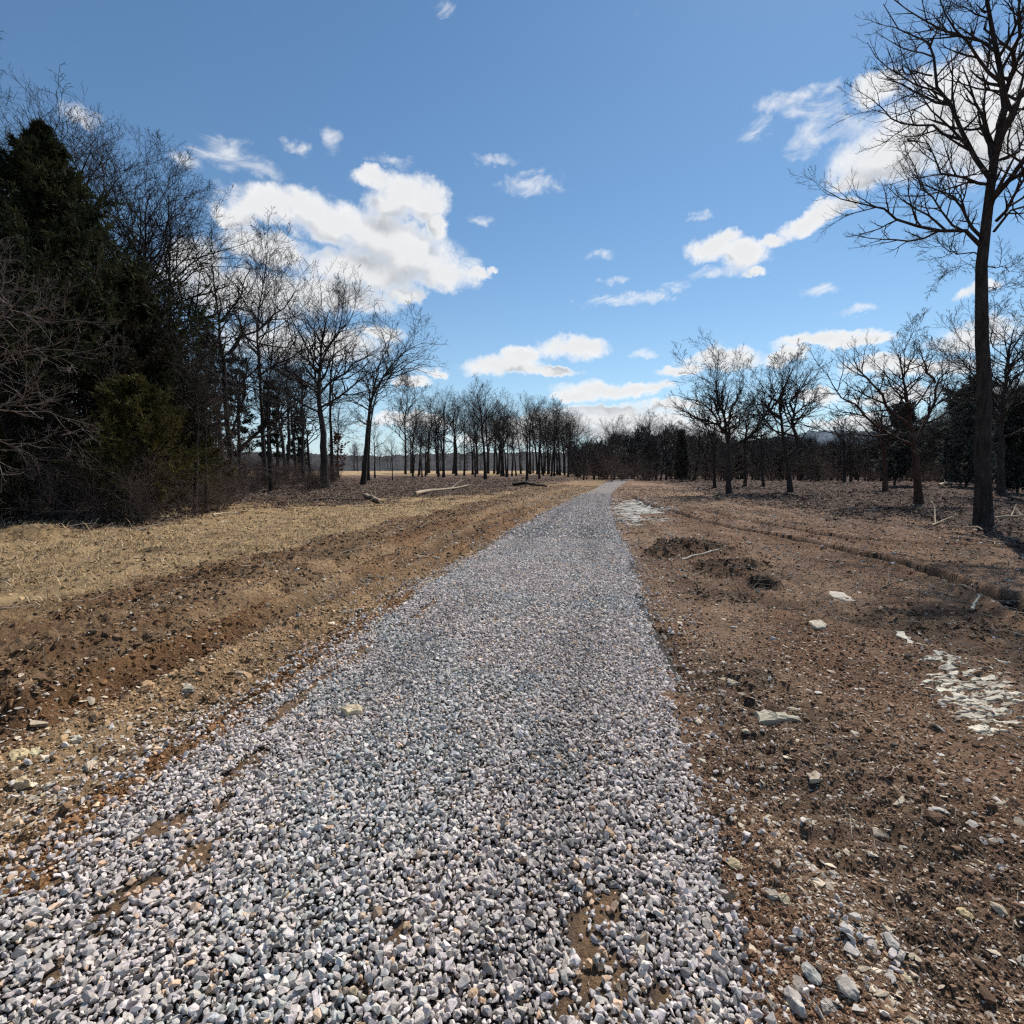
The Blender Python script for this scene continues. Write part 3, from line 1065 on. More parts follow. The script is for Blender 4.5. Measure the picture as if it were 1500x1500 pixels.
def build_conifer(seed, height, r0, width, style='cedar', n=(110, 9, 10), spray=(0.22, 0.05), t0=0.04, planes=2, taper=0.72):
    g = np.random.default_rng(seed)
    K0 = 12
    z = np.linspace(-0.3, height, K0)
    TP = np.stack([np.cumsum(g.normal(0, 0.006 * height, K0)), np.cumsum(g.normal(0, 0.006 * height, K0)), z], 1)
    TP[:, :2] -= TP[0, :2]
    TR = np.maximum(r0 * (1 - np.linspace(0, 1, K0) * 0.95), 0.012)
    tv, tq = tubes(TP[None], TR[None], 9)
    m = n[0]
    t = t0 + (0.985 - t0) * ((np.arange(m) + g.uniform(0, 1, m)) / m) ** (0.9 if style == 'cedar' else 1.0)
    p, T, r = sample(np.repeat(TP[None], m, 0), np.repeat(TR[None], m, 0), t)
    phi = np.arange(m) * 2.39996 + g.normal(0, .3, m)
    tt = (t - t0) / (1 - t0)
    lump = 0.72 + 0.55 * vnoise(phi * 1.3 % 6.28 * 1.2, tt * 7, seed)
    if style == 'cedar':
        prof = np.clip(1.0 - tt, 0, 1) ** taper * (0.55 + 0.45 * sstep(0, 0.18, tt))
        a = np.radians(74 - 34 * tt + g.normal(0, 7, m)); trop = 0.06
    elif style == 'round':
        prof = np.sqrt(np.clip(1 - (2 * tt - 0.95) ** 2, 0.05, 1)); a = np.radians(80 - 50 * tt + g.normal(0, 10, m)); trop = 0.03
    else:  # pine: whorls with gaps
        lv = np.round(tt * 13) / 13
        prof = (0.35 + 0.65 * np.clip(1 - tt, 0, 1)) * (0.7 + 0.3 * np.sin(lv * 50)); a = np.radians(82 - 30 * tt + g.normal(0, 6, m)); trop = 0.02
        p[:, 2] = TP[0, 2] + (t0 + (0.985 - t0) * lv) * height
    L = width * prof * lump * g.uniform(0.8, 1.15, m) + 0.12
    d = np.stack([np.cos(phi) * np.sin(a), np.sin(phi) * np.sin(a), np.cos(a)], 1)
    P1 = walk(p, d, L, 6, 0.09, trop, g)
    R1 = np.maximum(np.minimum(r * 0.4, 0.05)[:, None] * (1 - 0.8 * np.linspace(0, 1, 6)[None]), 0.006)
    v1, q1 = tubes(P1, R1, 4)
    big_v = np.concatenate([tv, v1]); big_q = np.concatenate([tq, q1 + len(tv)])
    P2, R2 = spawn(P1, R1, n[1], 0.15 if style != 'pine' else .35, 1.0, (50, 25), 0.42, 4, 0.16, 0.05, 0.004, g)
    P2 = np.concatenate([P2, P1[:, 2:6]]); R2 = np.concatenate([R2, R1[:, 2:6]])
    k = n[2]
    idx = np.repeat(np.arange(len(P2)), k)
    ts = g.uniform(0.1, 1.0, len(idx))
    sp, sT, _ = sample(P2[idx], R2[idx], ts)
    dirs = sT + g.normal(0, 0.55, (len(idx), 3)); dirs[:, 2] += 0.15
    Ls = spray[0] * g.uniform(0.6, 1.4, len(idx)); Ws = spray[1] * g.uniform(0.7, 1.3, len(idx))
    fv, fq = sprays(sp, dirs, Ls, Ws, g, planes)
    return mesh_np('trunk', big_v, [big_q], None, True), mesh_np('crown', fv, [fq], None, False)


def gz(x, y):
    return float(ground_z(np.array([float(x)]), np.array([float(y)]))[0])


def base_of(px, py):
    p = gnd(px, py)
    p[2] = gz(p[0], p[1])
    return p


def local(base, pts, Y, slope=0.0, curve=0.0):
    """photo pixels -> points relative to the tree base; depth drifts along the limb"""
    out = []
    x0 = pts[0]
    acc = 0.0
    prev = None
    for (a, b) in pts:
        if prev is not None:
            acc += math.hypot(a - prev[0], b - prev[1])
        prev = (a, b)
        m = acc * Y / F
        q = at_depth(a, b, Y + slope * m + curve * m * m)
        out.append(q - base)
    return out


def hero(seed, basepx, trunk_px, limbs_px, r0, label, n, wig=0.15, tr=None, spread=4.0, t0=0.35, rm=None, auto=True, cat='tree', name='bare_tree', group=None, ang=(58, 20), lf=(0.5, 0.48, 0.5), mats=None, trop=.075):
    b = base_of(*basepx)
    Y = b[1]
    rmin = rm or max(0.0042, 0.00023 * np.hypot(b[0], b[1]))
    tp = local(b, trunk_px, Y)
    tp[0] = np.zeros(3)
    g = np.random.default_rng(seed + 900)
    lm = []
    for pts, ra in limbs_px:
        lm.append((local(b, pts, Y, g.uniform(-0.55, 0.55), 0.0), ra * (0.58 if basepx[0] > 1400 else 0.74)))
    ht = max(q[2] for q in tp)
    ms = build_bare(seed, ht, r0, spread, trunk=tp, trunk_r=tr, limbs=lm, n=n, t0=t0, wig=wig, rmin=rmin, auto=auto, ang=ang, lf=lf, trop=trop)
    return tree_obj(ms, b, label, cat, name, group, mats=mats)


# ------------------------------------------------------------------ world
def build_world():
    w = bpy.data.worlds.new("World")
    SC.world = w
    w.use_nodes = True
    nt = NT(w.node_tree)
    nt.n.clear()
    out = nt('ShaderNodeOutputWorld')
    sky = nt('ShaderNodeTexSky', sky_type='NISHITA')
    sky.sun_disc = False
    sky.sun_elevation = SUN_EL
    sky.sun_rotation = SUN_AZ
    sky.air_density = 1.0
    sky.dust_density = 0.08
    sky.ozone_density = 1.6
    tint = nt.mix(1.0, sky.outputs[0], (0.76, 0.985, 1.07), 'MULTIPLY')
    tc = nt('ShaderNodeTexCoord')
    dirv = tc.outputs['Generated']
    # humid haze low over the horizon
    sz = nt('ShaderNodeSeparateXYZ')
    nt.link(dirv, sz.inputs[0])
    hz = nt.math('MULTIPLY', nt.math('EXPONENT', nt.math('MULTIPLY', nt.math('MAXIMUM', sz.outputs[2], 0.0), -8.0)), 0.8)
    hcol = 1.0 / SKY_STRENGTH
    tint = nt.mix(hz, tint, (0.64 * hcol, 0.76 * hcol, 0.90 * hcol))
    bg = nt('ShaderNodeBackground')
    bg.inputs['Strength'].default_value = SKY_STRENGTH
    nt.link(tint, bg.inputs['Color'])
    # cloud masses: puffs laid out by azimuth / elevation of the sky dome
    def ae(a, c):
        d = ray(a, c)
        return math.atan2(d[0], d[1]), math.atan2(d[2], math.hypot(d[0], d[1]))

    def mass(name, items, lim):
        grp = bpy.data.node_groups.new(name, 'ShaderNodeTree')
        grp.interface.new_socket('P', in_out='INPUT', socket_type='NodeSocketVector')
        grp.interface.new_socket('D', in_out='OUTPUT', socket_type='NodeSocketFloat')
        gt = NT(grp)
        gi, go = gt('NodeGroupInput'), gt('NodeGroupOutput')
        acc = None
        for b in items:
            px, py, rx, ry = b[:4]
            wt = b[4] if len(b) > 4 else 1.0
            a0, e0 = ae(px, py)
            ra = max(abs(ae(px + rx, py)[0] - a0), 0.004)
            re = max(abs(ae(px, py - ry)[1] - e0), 0.004)
            k = math.sqrt(max(1 - lim / wt, 0.06) / (1 - lim))
            ra, re = ra * k, re * k
            nd = gt.n.new('ShaderNodeVectorMath')
            nd.operation = 'MULTIPLY_ADD'
            gt.link(gi.outputs[0], nd.inputs[0])
            nd.inputs[1].default_value = (1 / ra, 1 / re, 0)
            nd.inputs[2].default_value = (-a0 / ra, -e0 / re, 0)
            dd = gt.vmath('DOT_PRODUCT', nd.outputs[0], nd.outputs[0], out=1)
            acc = dd if acc is None else gt.math('SMOOTH_MIN', acc, dd, 0.44)
        acc = gt.math('MAXIMUM', gt.math('MULTIPLY_ADD', acc, -0.5, 1.0), 0.0)
        gt.link(acc, go.inputs[0])
        return grp
    g_main = mass('cloud_mass', CLOUDS, 0.42)
    g_wisp = mass('cloud_wisp', WISPS, 0.25)

    def density(vec, grp):
        gn = nt('ShaderNodeGroup')
        gn.node_tree = grp
        nt.link(vec, gn.inputs[0])
        return gn.outputs[0]
    sep = nt('ShaderNodeSeparateXYZ')
    nt.link(dirv, sep.inputs[0])
    az = nt.math('ARCTAN2', sep.outputs[0], sep.outputs[1])
    el = nt.math('ARCSINE', sep.outputs[2])
    P = nt('ShaderNodeCombineXYZ')
    nt.link(az, P.inputs[0]); nt.link(el, P.inputs[1])
    nA = nt.noise(dirv, 11, 1, 0.5)
    nB = nt.noise(dirv, 38, 3, 0.65)
    wa = nt.vmath('MULTIPLY', nt.vmath('SUBTRACT', nA.outputs['Color'], (0.5, 0.5, 0.5)), (0.050, 0.036, 0))
    wb = nt.vmath('MULTIPLY', nt.vmath('SUBTRACT', nB.outputs['Color'], (0.5, 0.5, 0.5)), (0.036, 0.028, 0))
    Pw = nt.vmath('ADD', nt.vmath('ADD', P.outputs[0], wa), wb)
    D = density(Pw, g_main)
    D2 = density(nt.vmath('ADD', Pw, (0.012, 0.034, 0)), g_main)
    nf = nt.noise(dirv, 24, 6, 0.68).outputs[0]
    nfe = nt.math('SUBTRACT', nf, 0.5)
    Dn = nt.math('ADD', D, nt.math('MULTIPLY', nfe, 1.2))
    a_main = nt.maprange(Dn, 0.18, 0.92, 0, 1, True)
    thick = nt.maprange(nt.math('MULTIPLY_ADD', nfe, 0.55, D), 0.50, 1.0, 0, 1, True)
    # torn thin cloud: streaky noise inside soft masses
    Dw = density(nt.vmath('ADD', P.outputs[0], wb), g_wisp)
    mpw = nt('ShaderNodeMapping')
    mpw.inputs['Rotation'].default_value = (0.0, 0.5, 0.3)
    mpw.inputs['Scale'].default_value = (1.0, 1.0, 2.1)
    nt.link(dirv, mpw.inputs['Vector'])
    nw = nt.noise(mpw.outputs[0], 17, 5, 0.62)
    nw.inputs['Distortion'].default_value = 1.2
    aw = nt.math('ADD', Dw, nt.math('MULTIPLY', nt.math('SUBTRACT', nw.outputs[0], 0.5), 2.2))
    a_w = nt.math('MULTIPLY', nt.maprange(aw, 0.45, 1.55, 0, 0.75, True), nt.maprange(Dw, 0.0, 0.35, 0, 1, True))
    alpha = nt.math('MAXIMUM', a_main, a_w)
    # shade painted into the cloud colour where cloud is denser towards the sun
    diff = nt.math('SUBTRACT', D2, D)
    sh = nt.maprange(diff, -0.18, 0.30, 0, 1, True)
    shade = nt.math('MULTIPLY', thick, nt.math('MULTIPLY_ADD', sh, 0.85, 0.25), clamp=True)
    ccol = nt.mix(shade, (0.98, 0.98, 0.98), (0.38, 0.42, 0.47))
    bgc = nt('ShaderNodeBackground')
    nt.link(ccol, bgc.inputs['Color'])
    bgc.inputs['Strength'].default_value = 1.0
    mixc = nt('ShaderNodeMixShader')
    nt.link(alpha, mixc.inputs[0])
    nt.link(bg.outputs[0], mixc.inputs[1])
    nt.link(bgc.outputs[0], mixc.inputs[2])
    # the rest of the sky (behind and overhead) keeps plain fair-weather cloud
    n3 = nt.noise(dirv, 5, 5, 0.6).outputs[0]
    a3 = nt.maprange(n3, 0.56, 0.72, 0, 0.85, True)
    bg2 = nt('ShaderNodeBackground')
    bg2.inputs['Color'].default_value = (0.85, 0.87, 0.9, 1)
    mixo = nt('ShaderNodeMixShader')
    nt.link(a3, mixo.inputs[0])
    nt.link(bg.outputs[0], mixo.inputs[1])
    nt.link(bg2.outputs[0], mixo.inputs[2])
    inz = nt.math('LESS_THAN', nt.math('ABSOLUTE', az), 0.92)
    ine = nt.math('LESS_THAN', el, 0.84)
    ine2 = nt.math('GREATER_THAN', el, -0.02)
    gate = nt.math('MULTIPLY', nt.math('MULTIPLY', inz, ine), ine2)
    fin = nt('ShaderNodeMixShader')
    nt.link(gate, fin.inputs[0])
    nt.link(mixo.outputs[0], fin.inputs[1])
    nt.link(mixc.outputs[0], fin.inputs[2])
    nt.link(fin.outputs[0], out.inputs['Surface'])
    w.cycles.sampling_method = 'NONE'
    s = bpy.data.lights.new('sun', 'SUN')
    s.energy = 5.0
    s.angle = math.radians(0.53)
    s.color = (1.0, 0.955, 0.89)
    so = bpy.data.objects.new('sun', s)
    COL.objects.link(so)
    v = Vector((math.sin(SUN_AZ) * math.cos(SUN_EL), math.cos(SUN_AZ) * math.cos(SUN_EL), math.sin(SUN_EL)))
    so.rotation_euler = v.to_track_quat('Z', 'Y').to_euler()
    so.location = v * 50


SKY_STRENGTH = 0.106
CLOUDS = [
    # big cloud left of centre
    (400, 300, 62, 26), (445, 306, 46, 30), (372, 300, 30, 16), (350, 318, 34, 20), (490, 330, 60, 32), (556, 352, 70, 40), (608, 378, 62, 38), (655, 405, 48, 22), (700, 404, 24, 8), (726, 400, 12, 5, .8),
    (590, 284, 48, 28), (545, 262, 34, 16), (630, 300, 28, 30), (642, 335, 16, 18), (568, 300, 40, 24), (535, 398, 92, 28), (595, 430, 30, 12), (470, 430, 110, 26), (385, 362, 60, 24), (360, 430, 110, 36, .9),
    (450, 505, 130, 32, .72), (560, 490, 44, 16, .6), (285, 380, 46, 46, .75),
    # middle
    (735, 537, 55, 17), (762, 520, 26, 14), (838, 511, 55, 17), (868, 506, 26, 15), (790, 546, 55, 7), (605, 560, 34, 9, .8), (642, 547, 14, 7, .8), (600, 620, 90, 16, .6),
    (905, 612, 150, 15, .9), (985, 640, 150, 14, .85), (800, 622, 120, 13, .8), (900, 570, 80, 12), (850, 581, 40, 9), (965, 566, 28, 7, .8), (890, 600, 85, 9, .9), (970, 592, 50, 9, .9), (900, 628, 130, 12, .85), (760, 640, 110, 12, .7), (1010, 620, 90, 12, .7),
    # right
    (1045, 358, 34, 20), (1090, 374, 36, 26), (1070, 345, 20, 12), (1134, 350, 24, 11, .8), (1178, 330, 34, 15), (1205, 318, 30, 15), (1240, 312, 22, 10, .8), (1108, 402, 18, 9, .7),
    (1300, 225, 105, 52), (1385, 170, 110, 55), (1455, 205, 95, 65), (1285, 125, 46, 26, .8), (1255, 272, 46, 20), (1400, 112, 75, 30), (1500, 150, 60, 60),
    (1200, 497, 62, 11), (1255, 502, 42, 10), (1060, 527, 56, 14), (1000, 545, 34, 9, .8), (1150, 522, 38, 12), (1290, 535, 60, 12, .9), (1365, 542, 85, 16, .9), (1420, 492, 75, 20, .9),
    (1440, 432, 40, 12, .7), (1310, 585, 70, 11, .85), (1195, 582, 36, 11, .85), (1250, 620, 90, 12, .8), (1480, 590, 90, 30, .8),
]
WISPS = [
    (272, 236, 30, 14), (338, 226, 56, 26), (380, 246, 40, 18), (440, 216, 24, 14), (487, 206, 16, 22), (650, 14, 20, 20), (725, 235, 34, 12, .8), (575, 238, 40, 12, .8), (780, 270, 70, 30, .45),
    (120, 168, 34, 20), (1020, 318, 24, 9), (702, 322, 24, 9, .8), (1128, 152, 30, 16), (1172, 150, 40, 22), (1215, 150, 38, 26), (1245, 190, 50, 24), (1190, 200, 60, 30, .6), (1110, 190, 40, 30, .4),
    (897, 412, 24, 8), (905, 439, 60, 10), (958, 437, 34, 9), (988, 418, 24, 9), (942, 518, 30, 9), (1256, 455, 34, 8), (880, 372, 40, 14, .35), (1200, 425, 40, 14, .4), (690, 385, 30, 16, .5), (1050, 400, 80, 20, .35), (630, 545, 30, 10), (1310, 585, 80, 14), (1200, 582, 44, 13),
]


# ------------------------------------------------------------------ the trees of the photograph
def Z(pts, x0, y0, k):
    return [(x0 + a * k, y0 + b * k) for a, b in pts]


def build_hero_trees():
    z = lambda *p: Z(p, 1150, 0, 0.3)
    limbs = [
        (z((950, 1195), (870, 1130), (780, 1122), (700, 1115), (640, 1100), (560, 1060), (490, 1048), (330, 985), (250, 945), (190, 925)), 0.085),
        (z((960, 1160), (900, 1050), (850, 970), (780, 930), (700, 925), (640, 890), (600, 850)), 0.075),
        (z((990, 900), (920, 875), (830, 860), (780, 810), (720, 740), (640, 700), (570, 690)), 0.065),
        (z((1000, 870), (940, 790), (860, 680), (810, 540), (780, 480), (720, 370), (700, 240), (640, 160), (540, 80), (480, 20)), 0.11),
        (z((855, 680), (800, 640), (720, 620), (620, 600), (500, 570), (430, 500), (350, 440)), 0.055),
        (z((790, 490), (700, 470), (640, 440), (560, 430)), 0.035),
        (z((720, 370), (620, 350), (540, 325), (470, 312)), 0.035),
        (z((700, 240), (740, 140), (770, 60), (780, -60)), 0.035),
        (z((935, 1185), (870, 1130), (790, 1050), (720, 980), (650, 880), (600, 760), (580, 650)), 0.055),
        (z((1030, 1080), (1090, 970), (1150, 870), (1130, 700), (1090, 600), (1070, 560)), 0.075),
        (z((1020, 1130), (1100, 1030), (1180, 990), (1300, 960), (1400, 900)), 0.06),
        (z((1050, 780), (1130, 700), (1190, 640), (1290, 560), (1340, 430)), 0.06),
        (z((1015, 700), (990, 580), (970, 480), (950, 400), (890, 330)), 0.045),
        (z((945, 1245), (850, 1230), (750, 1215), (650, 1200)), 0.03),
        (z((1075, 500), (1110, 300), (1150, 120), (1185, -40), (1200, -200)), 0.095),
        (z((1150, 860), (1200, 780), (1280, 700), (1380, 660)), 0.06),
        (z((1010, 170), (930, 60), (850, 10), (770, -30)), 0.04),
        (z((1040, 330), (1000, 250), (930, 230), (860, 240)), 0.03),
        (z((985, 1400), (1060, 1400), (1130, 1370)), 0.018),
        (z((960, 1280), (880, 1290), (800, 1330), (730, 1380)), 0.02),
        (z((990, 1300), (1060, 1300), (1150, 1310), (1230, 1280)), 0.022),
        (z((1110, 300), (1200, 220), (1300, 160)), 0.05),
        (z((980, 60), (1020, -80), (1030, -220)), 0.05),
    ]
    trunk = [(1440, 770), (1441, 700), (1443, 620), (1441, 540), (1438, 470), (1437, 430)] + z((965, 1250), (985, 1130), (1010, 900), (1030, 750), (1050, 560), (1075, 430), (1040, 330), (1010, 170), (980, 40), (965, -120), (960, -260))
    hero(1, (1440, 772), trunk, limbs, 0.265, 'tall bare tree at the right edge, nearest trunk on the right dirt', (0, 10, 8, 5), wig=0.13,
         tr=[(0, .185), (.2, .175), (.36, .148), (.5, .125), (.65, .092), (.8, .06), (1, .022)], auto=False, rm=0.0042, lf=(0.46, 0.48, 0.5), trop=.085)

    # left row
    z = lambda *p: Z(p, 250, 400, 400 / 1500)
    hero(2, (341, 728), [(341, 728), (340, 690), (333, 620), (328, 540), (327, 500), (322, 470), (318, 420), (312, 370), (308, 318)],
         [([(345, 668), (362, 648), (385, 630), (402, 614), (430, 610), (465, 606), (500, 615)], .12),
          ([(331, 490), (345, 470), (372, 445), (400, 420), (420, 390), (430, 370)], .14),
          ([(322, 480), (305, 450), (285, 420), (262, 400), (245, 380)], .11), ([(328, 550), (300, 520), (275, 505), (255, 515)], .08),
          ([(338, 640), (350, 600), (358, 550), (352, 500), (350, 440)], .08), ([(318, 430), (345, 390), (360, 345), (365, 325)], .09)],
         0.19, 'bare oak with a long low limb reaching right, left wood edge', (11, 9, 6, 4), spread=5.4, t0=.45)
    hero(3, (388, 714), [(388, 714), (386, 650), (382, 580), (380, 535), (376, 480), (380, 430), (388, 380), (392, 335)],
         [(z((490, 540), (570, 480), (680, 420), (760, 370), (850, 340), (950, 330)), .12), (z((490, 560), (420, 520), (400, 440), (380, 380)), .09)],
         0.19, 'bare tree with straight dark trunk beside a slimmer twin trunk', (13, 9, 6, 4), spread=5.6, t0=.40)
    hero(4, (397, 719), [(397, 719), (393, 650), (392, 590), (396, 520), (402, 450), (404, 380)], [], 0.12, 'slim bare trunk close behind the straight dark one', (12, 8, 6, 4), spread=4.2, t0=.4)
    hero(5, (476, 716), [(476, 716), (474, 660), (471, 600), (466, 555), (468, 500), (470, 450), (474, 405)],
         [(z((810, 560), (740, 480), (640, 420), (570, 370), (520, 330)), .14), (z((830, 540), (880, 460), (960, 410), (1000, 330), (1080, 260), (1150, 200)), .15), (z((820, 720), (880, 640), (980, 600), (1080, 600)), .08),
          (z((800, 830), (740, 780), (650, 790), (560, 830)), .05), (z((830, 800), (900, 820), (990, 800), (1060, 790)), .05), (z((790, 450), (780, 330), (760, 200), (740, 110)), .1)],
         0.33, 'stout bare oak with wide crown, middle of the left row', (12, 10, 6, 4), spread=7.2, t0=.42)
    hero(6, (487, 706), [(487, 706), (485, 640), (483, 570), (488, 500), (492, 450), (497, 415)], [], 0.22, 'bare tree just right of the stout oak', (14, 9, 6, 4), spread=6.6, t0=.36)
    hero(7, (532, 710), [(532, 710), (537, 650), (541, 590), (547, 555), (560, 525), (580, 490), (600, 468), (622, 456)],
         [([(545, 560), (553, 520), (560, 480), (575, 455)], .12), ([(562, 522), (590, 505), (612, 488), (638, 492)], .1), ([(541, 600), (552, 570), (575, 550), (590, 525)], .06), ([(546, 560), (535, 535), (525, 510)], .08)],
         0.27, 'bare tree leaning right, last of the left row', (10, 9, 6, 4), spread=6.2, t0=.45)
    hero(8, (540, 704), [(540, 704), (541, 640), (549, 580), (560, 545), (565, 520)], [], 0.2, 'thinner bare tree touching the right leaning one', (10, 7, 6, 4), spread=4.0, t0=.4)
    hero(9, (594, 695), [(594, 695), (594, 650), (593, 610), (596, 575), (594, 548)], [], 0.3, 'lone slender bare tree left of the far grove', (16, 9, 6, 4), spread=7.5, t0=.35)
    hero(20, (-75, 778), [(-75, 778), (-72, 700), (-70, 600), (-60, 500), (-50, 400), (-45, 320)],
         [([(-70, 560), (-30, 520), (20, 505), (70, 510), (110, 525)], .05), ([(-68, 620), (-20, 590), (30, 585), (80, 600), (120, 622)], .05), ([(-62, 500), (-20, 460), (30, 440), (75, 448), (105, 430)], .05),
          ([(-70, 660), (-30, 640), (20, 650), (60, 680), (85, 712)], .045), ([(-55, 440), (-10, 410), (40, 400), (85, 412)], .04)],
         0.13, 'pale twigged bare tree reaching in from the left picture edge', (6, 9, 7, 5), spread=2.2, t0=.4, mats=(M_BRUSH, M_PALETWIG))
    # right group
    z = lambda *p: Z(p, 820, 480, 400 / 1500)
    hero(10, (1068, 724), [(1068, 724), (1067, 690), (1067, 650), (1064, 620), (1062, 595), (1052, 560), (1050, 530), (1048, 515)],
         [(z((930, 640), (1000, 590), (1060, 540), (1110, 440), (1170, 310), (1180, 230)), .16), (z((920, 560), (880, 480), (790, 440), (700, 390), (620, 340)), .13), (z((900, 540), (860, 420), (800, 340), (700, 290), (650, 270)), .10),
          (z((930, 580), (930, 430), (960, 330), (1010, 200)), .11), (z((890, 560), (820, 530), (730, 510), (640, 480)), .06), (z((870, 410), (870, 280), (860, 180)), .08)],
         0.175, 'bare oak with broad rounded crown on the right, nearest the road', (11, 10, 8, 5), spread=4.0, t0=.42, ang=(66, 28), lf=(.46, .48, .5))
    hero(11, (1158, 722), [(1158, 722), (1155, 690), (1152, 668), (1148, 640), (1146, 600), (1142, 575), (1147, 545), (1152, 515)],
         [(z((1260, 700), (1300, 650), (1300, 560), (1270, 480), (1290, 420), (1260, 330), (1330, 240), (1380, 130)), .17), (z((1220, 450), (1150, 380), (1180, 280), (1140, 150)), .12),
          (z((1215, 400), (1220, 280), (1260, 180), (1290, 80)), .11), (z((1270, 460), (1330, 380), (1400, 320), (1480, 280)), .08), (z((1300, 600), (1360, 540), (1440, 470)), .06), (z((1190, 460), (1100, 480), (1060, 560)), .05)],
         0.18, 'twisted bare oak with trunk forked in a loop near the ground', (10, 10, 8, 5), spread=3.6, t0=.45, ang=(66, 28), lf=(.46, .48, .5))
    hero(12, (1047, 716), [(1047, 716), (1046, 680), (1044, 640), (1036, 610), (1030, 580)], [], 0.14, 'small bare tree left of the broad crowned oak', (10, 7, 6, 4), spread=2.8, t0=.35)
    hero(13, (1091, 713), [(1091, 713), (1091, 680), (1092, 640), (1095, 600), (1098, 580)], [], 0.15, 'dark trunk between the two bare oaks on the right', (10, 7, 6, 4), spread=3.0, t0=.35)
    hero(14, (1118, 714), [(1118, 714), (1117, 680), (1116, 630), (1112, 590)], [], 0.13, 'thin pole-like bare tree beside the looped oak', (9, 6, 6, 4), spread=2.4, t0=.35)
    z = lambda *p: Z(p, 1150, 420, 350 / 1382)
    hero(15, (1346, 738), [(1346, 738), (1344, 700), (1339, 650), (1335, 610), (1332, 577), (1328, 547), (1323, 510), (1318, 475)],
         [(z((740, 890), (590, 810), (490, 730), (400, 590), (330, 540), (270, 440), (245, 360)), .11), (z((735, 770), (640, 680), (590, 600), (560, 520), (490, 420), (420, 330), (400, 250)), .12),
          (z((760, 880), (800, 780), (830, 680), (870, 560), (875, 450), (950, 350), (960, 270)), .12), (z((875, 440), (830, 340), (800, 230), (790, 150)), .07), (z((700, 520), (600, 450), (560, 380)), .05), (z((695, 400), (740, 280), (760, 180)), .06),
          (z((370, 560), (375, 470)), .03)],
         0.18, 'bare tree forking into wide V limbs, left of the big right trunk', (4, 8, 8, 5), spread=2.6, t0=.6, mats=(M_BARKR, M_TWIG))
    hero(16, (1297, 718), [(1297, 718), (1296, 680), (1294, 640), (1292, 600), (1290, 560)], [], 0.18, 'reddish barked bare trunk behind the V forked tree', (12, 7, 7, 4), spread=3.4, t0=.35, mats=(M_BARKR, M_TWIG))
    hero(17, (1466, 726), [(1466, 726), (1466, 680), (1468, 620), (1472, 550), (1480, 490), (1488, 440)], [([(1467, 590), (1440, 545), (1415, 505), (1395, 480)], .12), ([(1470, 580), (1500, 520), (1530, 470)], .12), ([(1467, 610), (1445, 590), (1420, 560), (1390, 545)], .08)],
         0.22, 'bushy crowned bare tree behind the big right trunk', (14, 10, 8, 5), spread=5.0, t0=.35)
    hero(18, (1237, 707), [(1237, 707), (1237, 680), (1236, 640), (1234, 605)], [], 0.16, 'thin bare tree standing alone before the blue hill', (11, 7, 6, 4), spread=3.0, t0=.35)
    hero(19, (1246, 706), [(1246, 706), (1245, 680), (1244, 650), (1240, 625)], [], 0.12, 'thinnest bare sapling beside the one before the blue hill', (9, 6, 6, 4), spread=2.2, t0=.35)


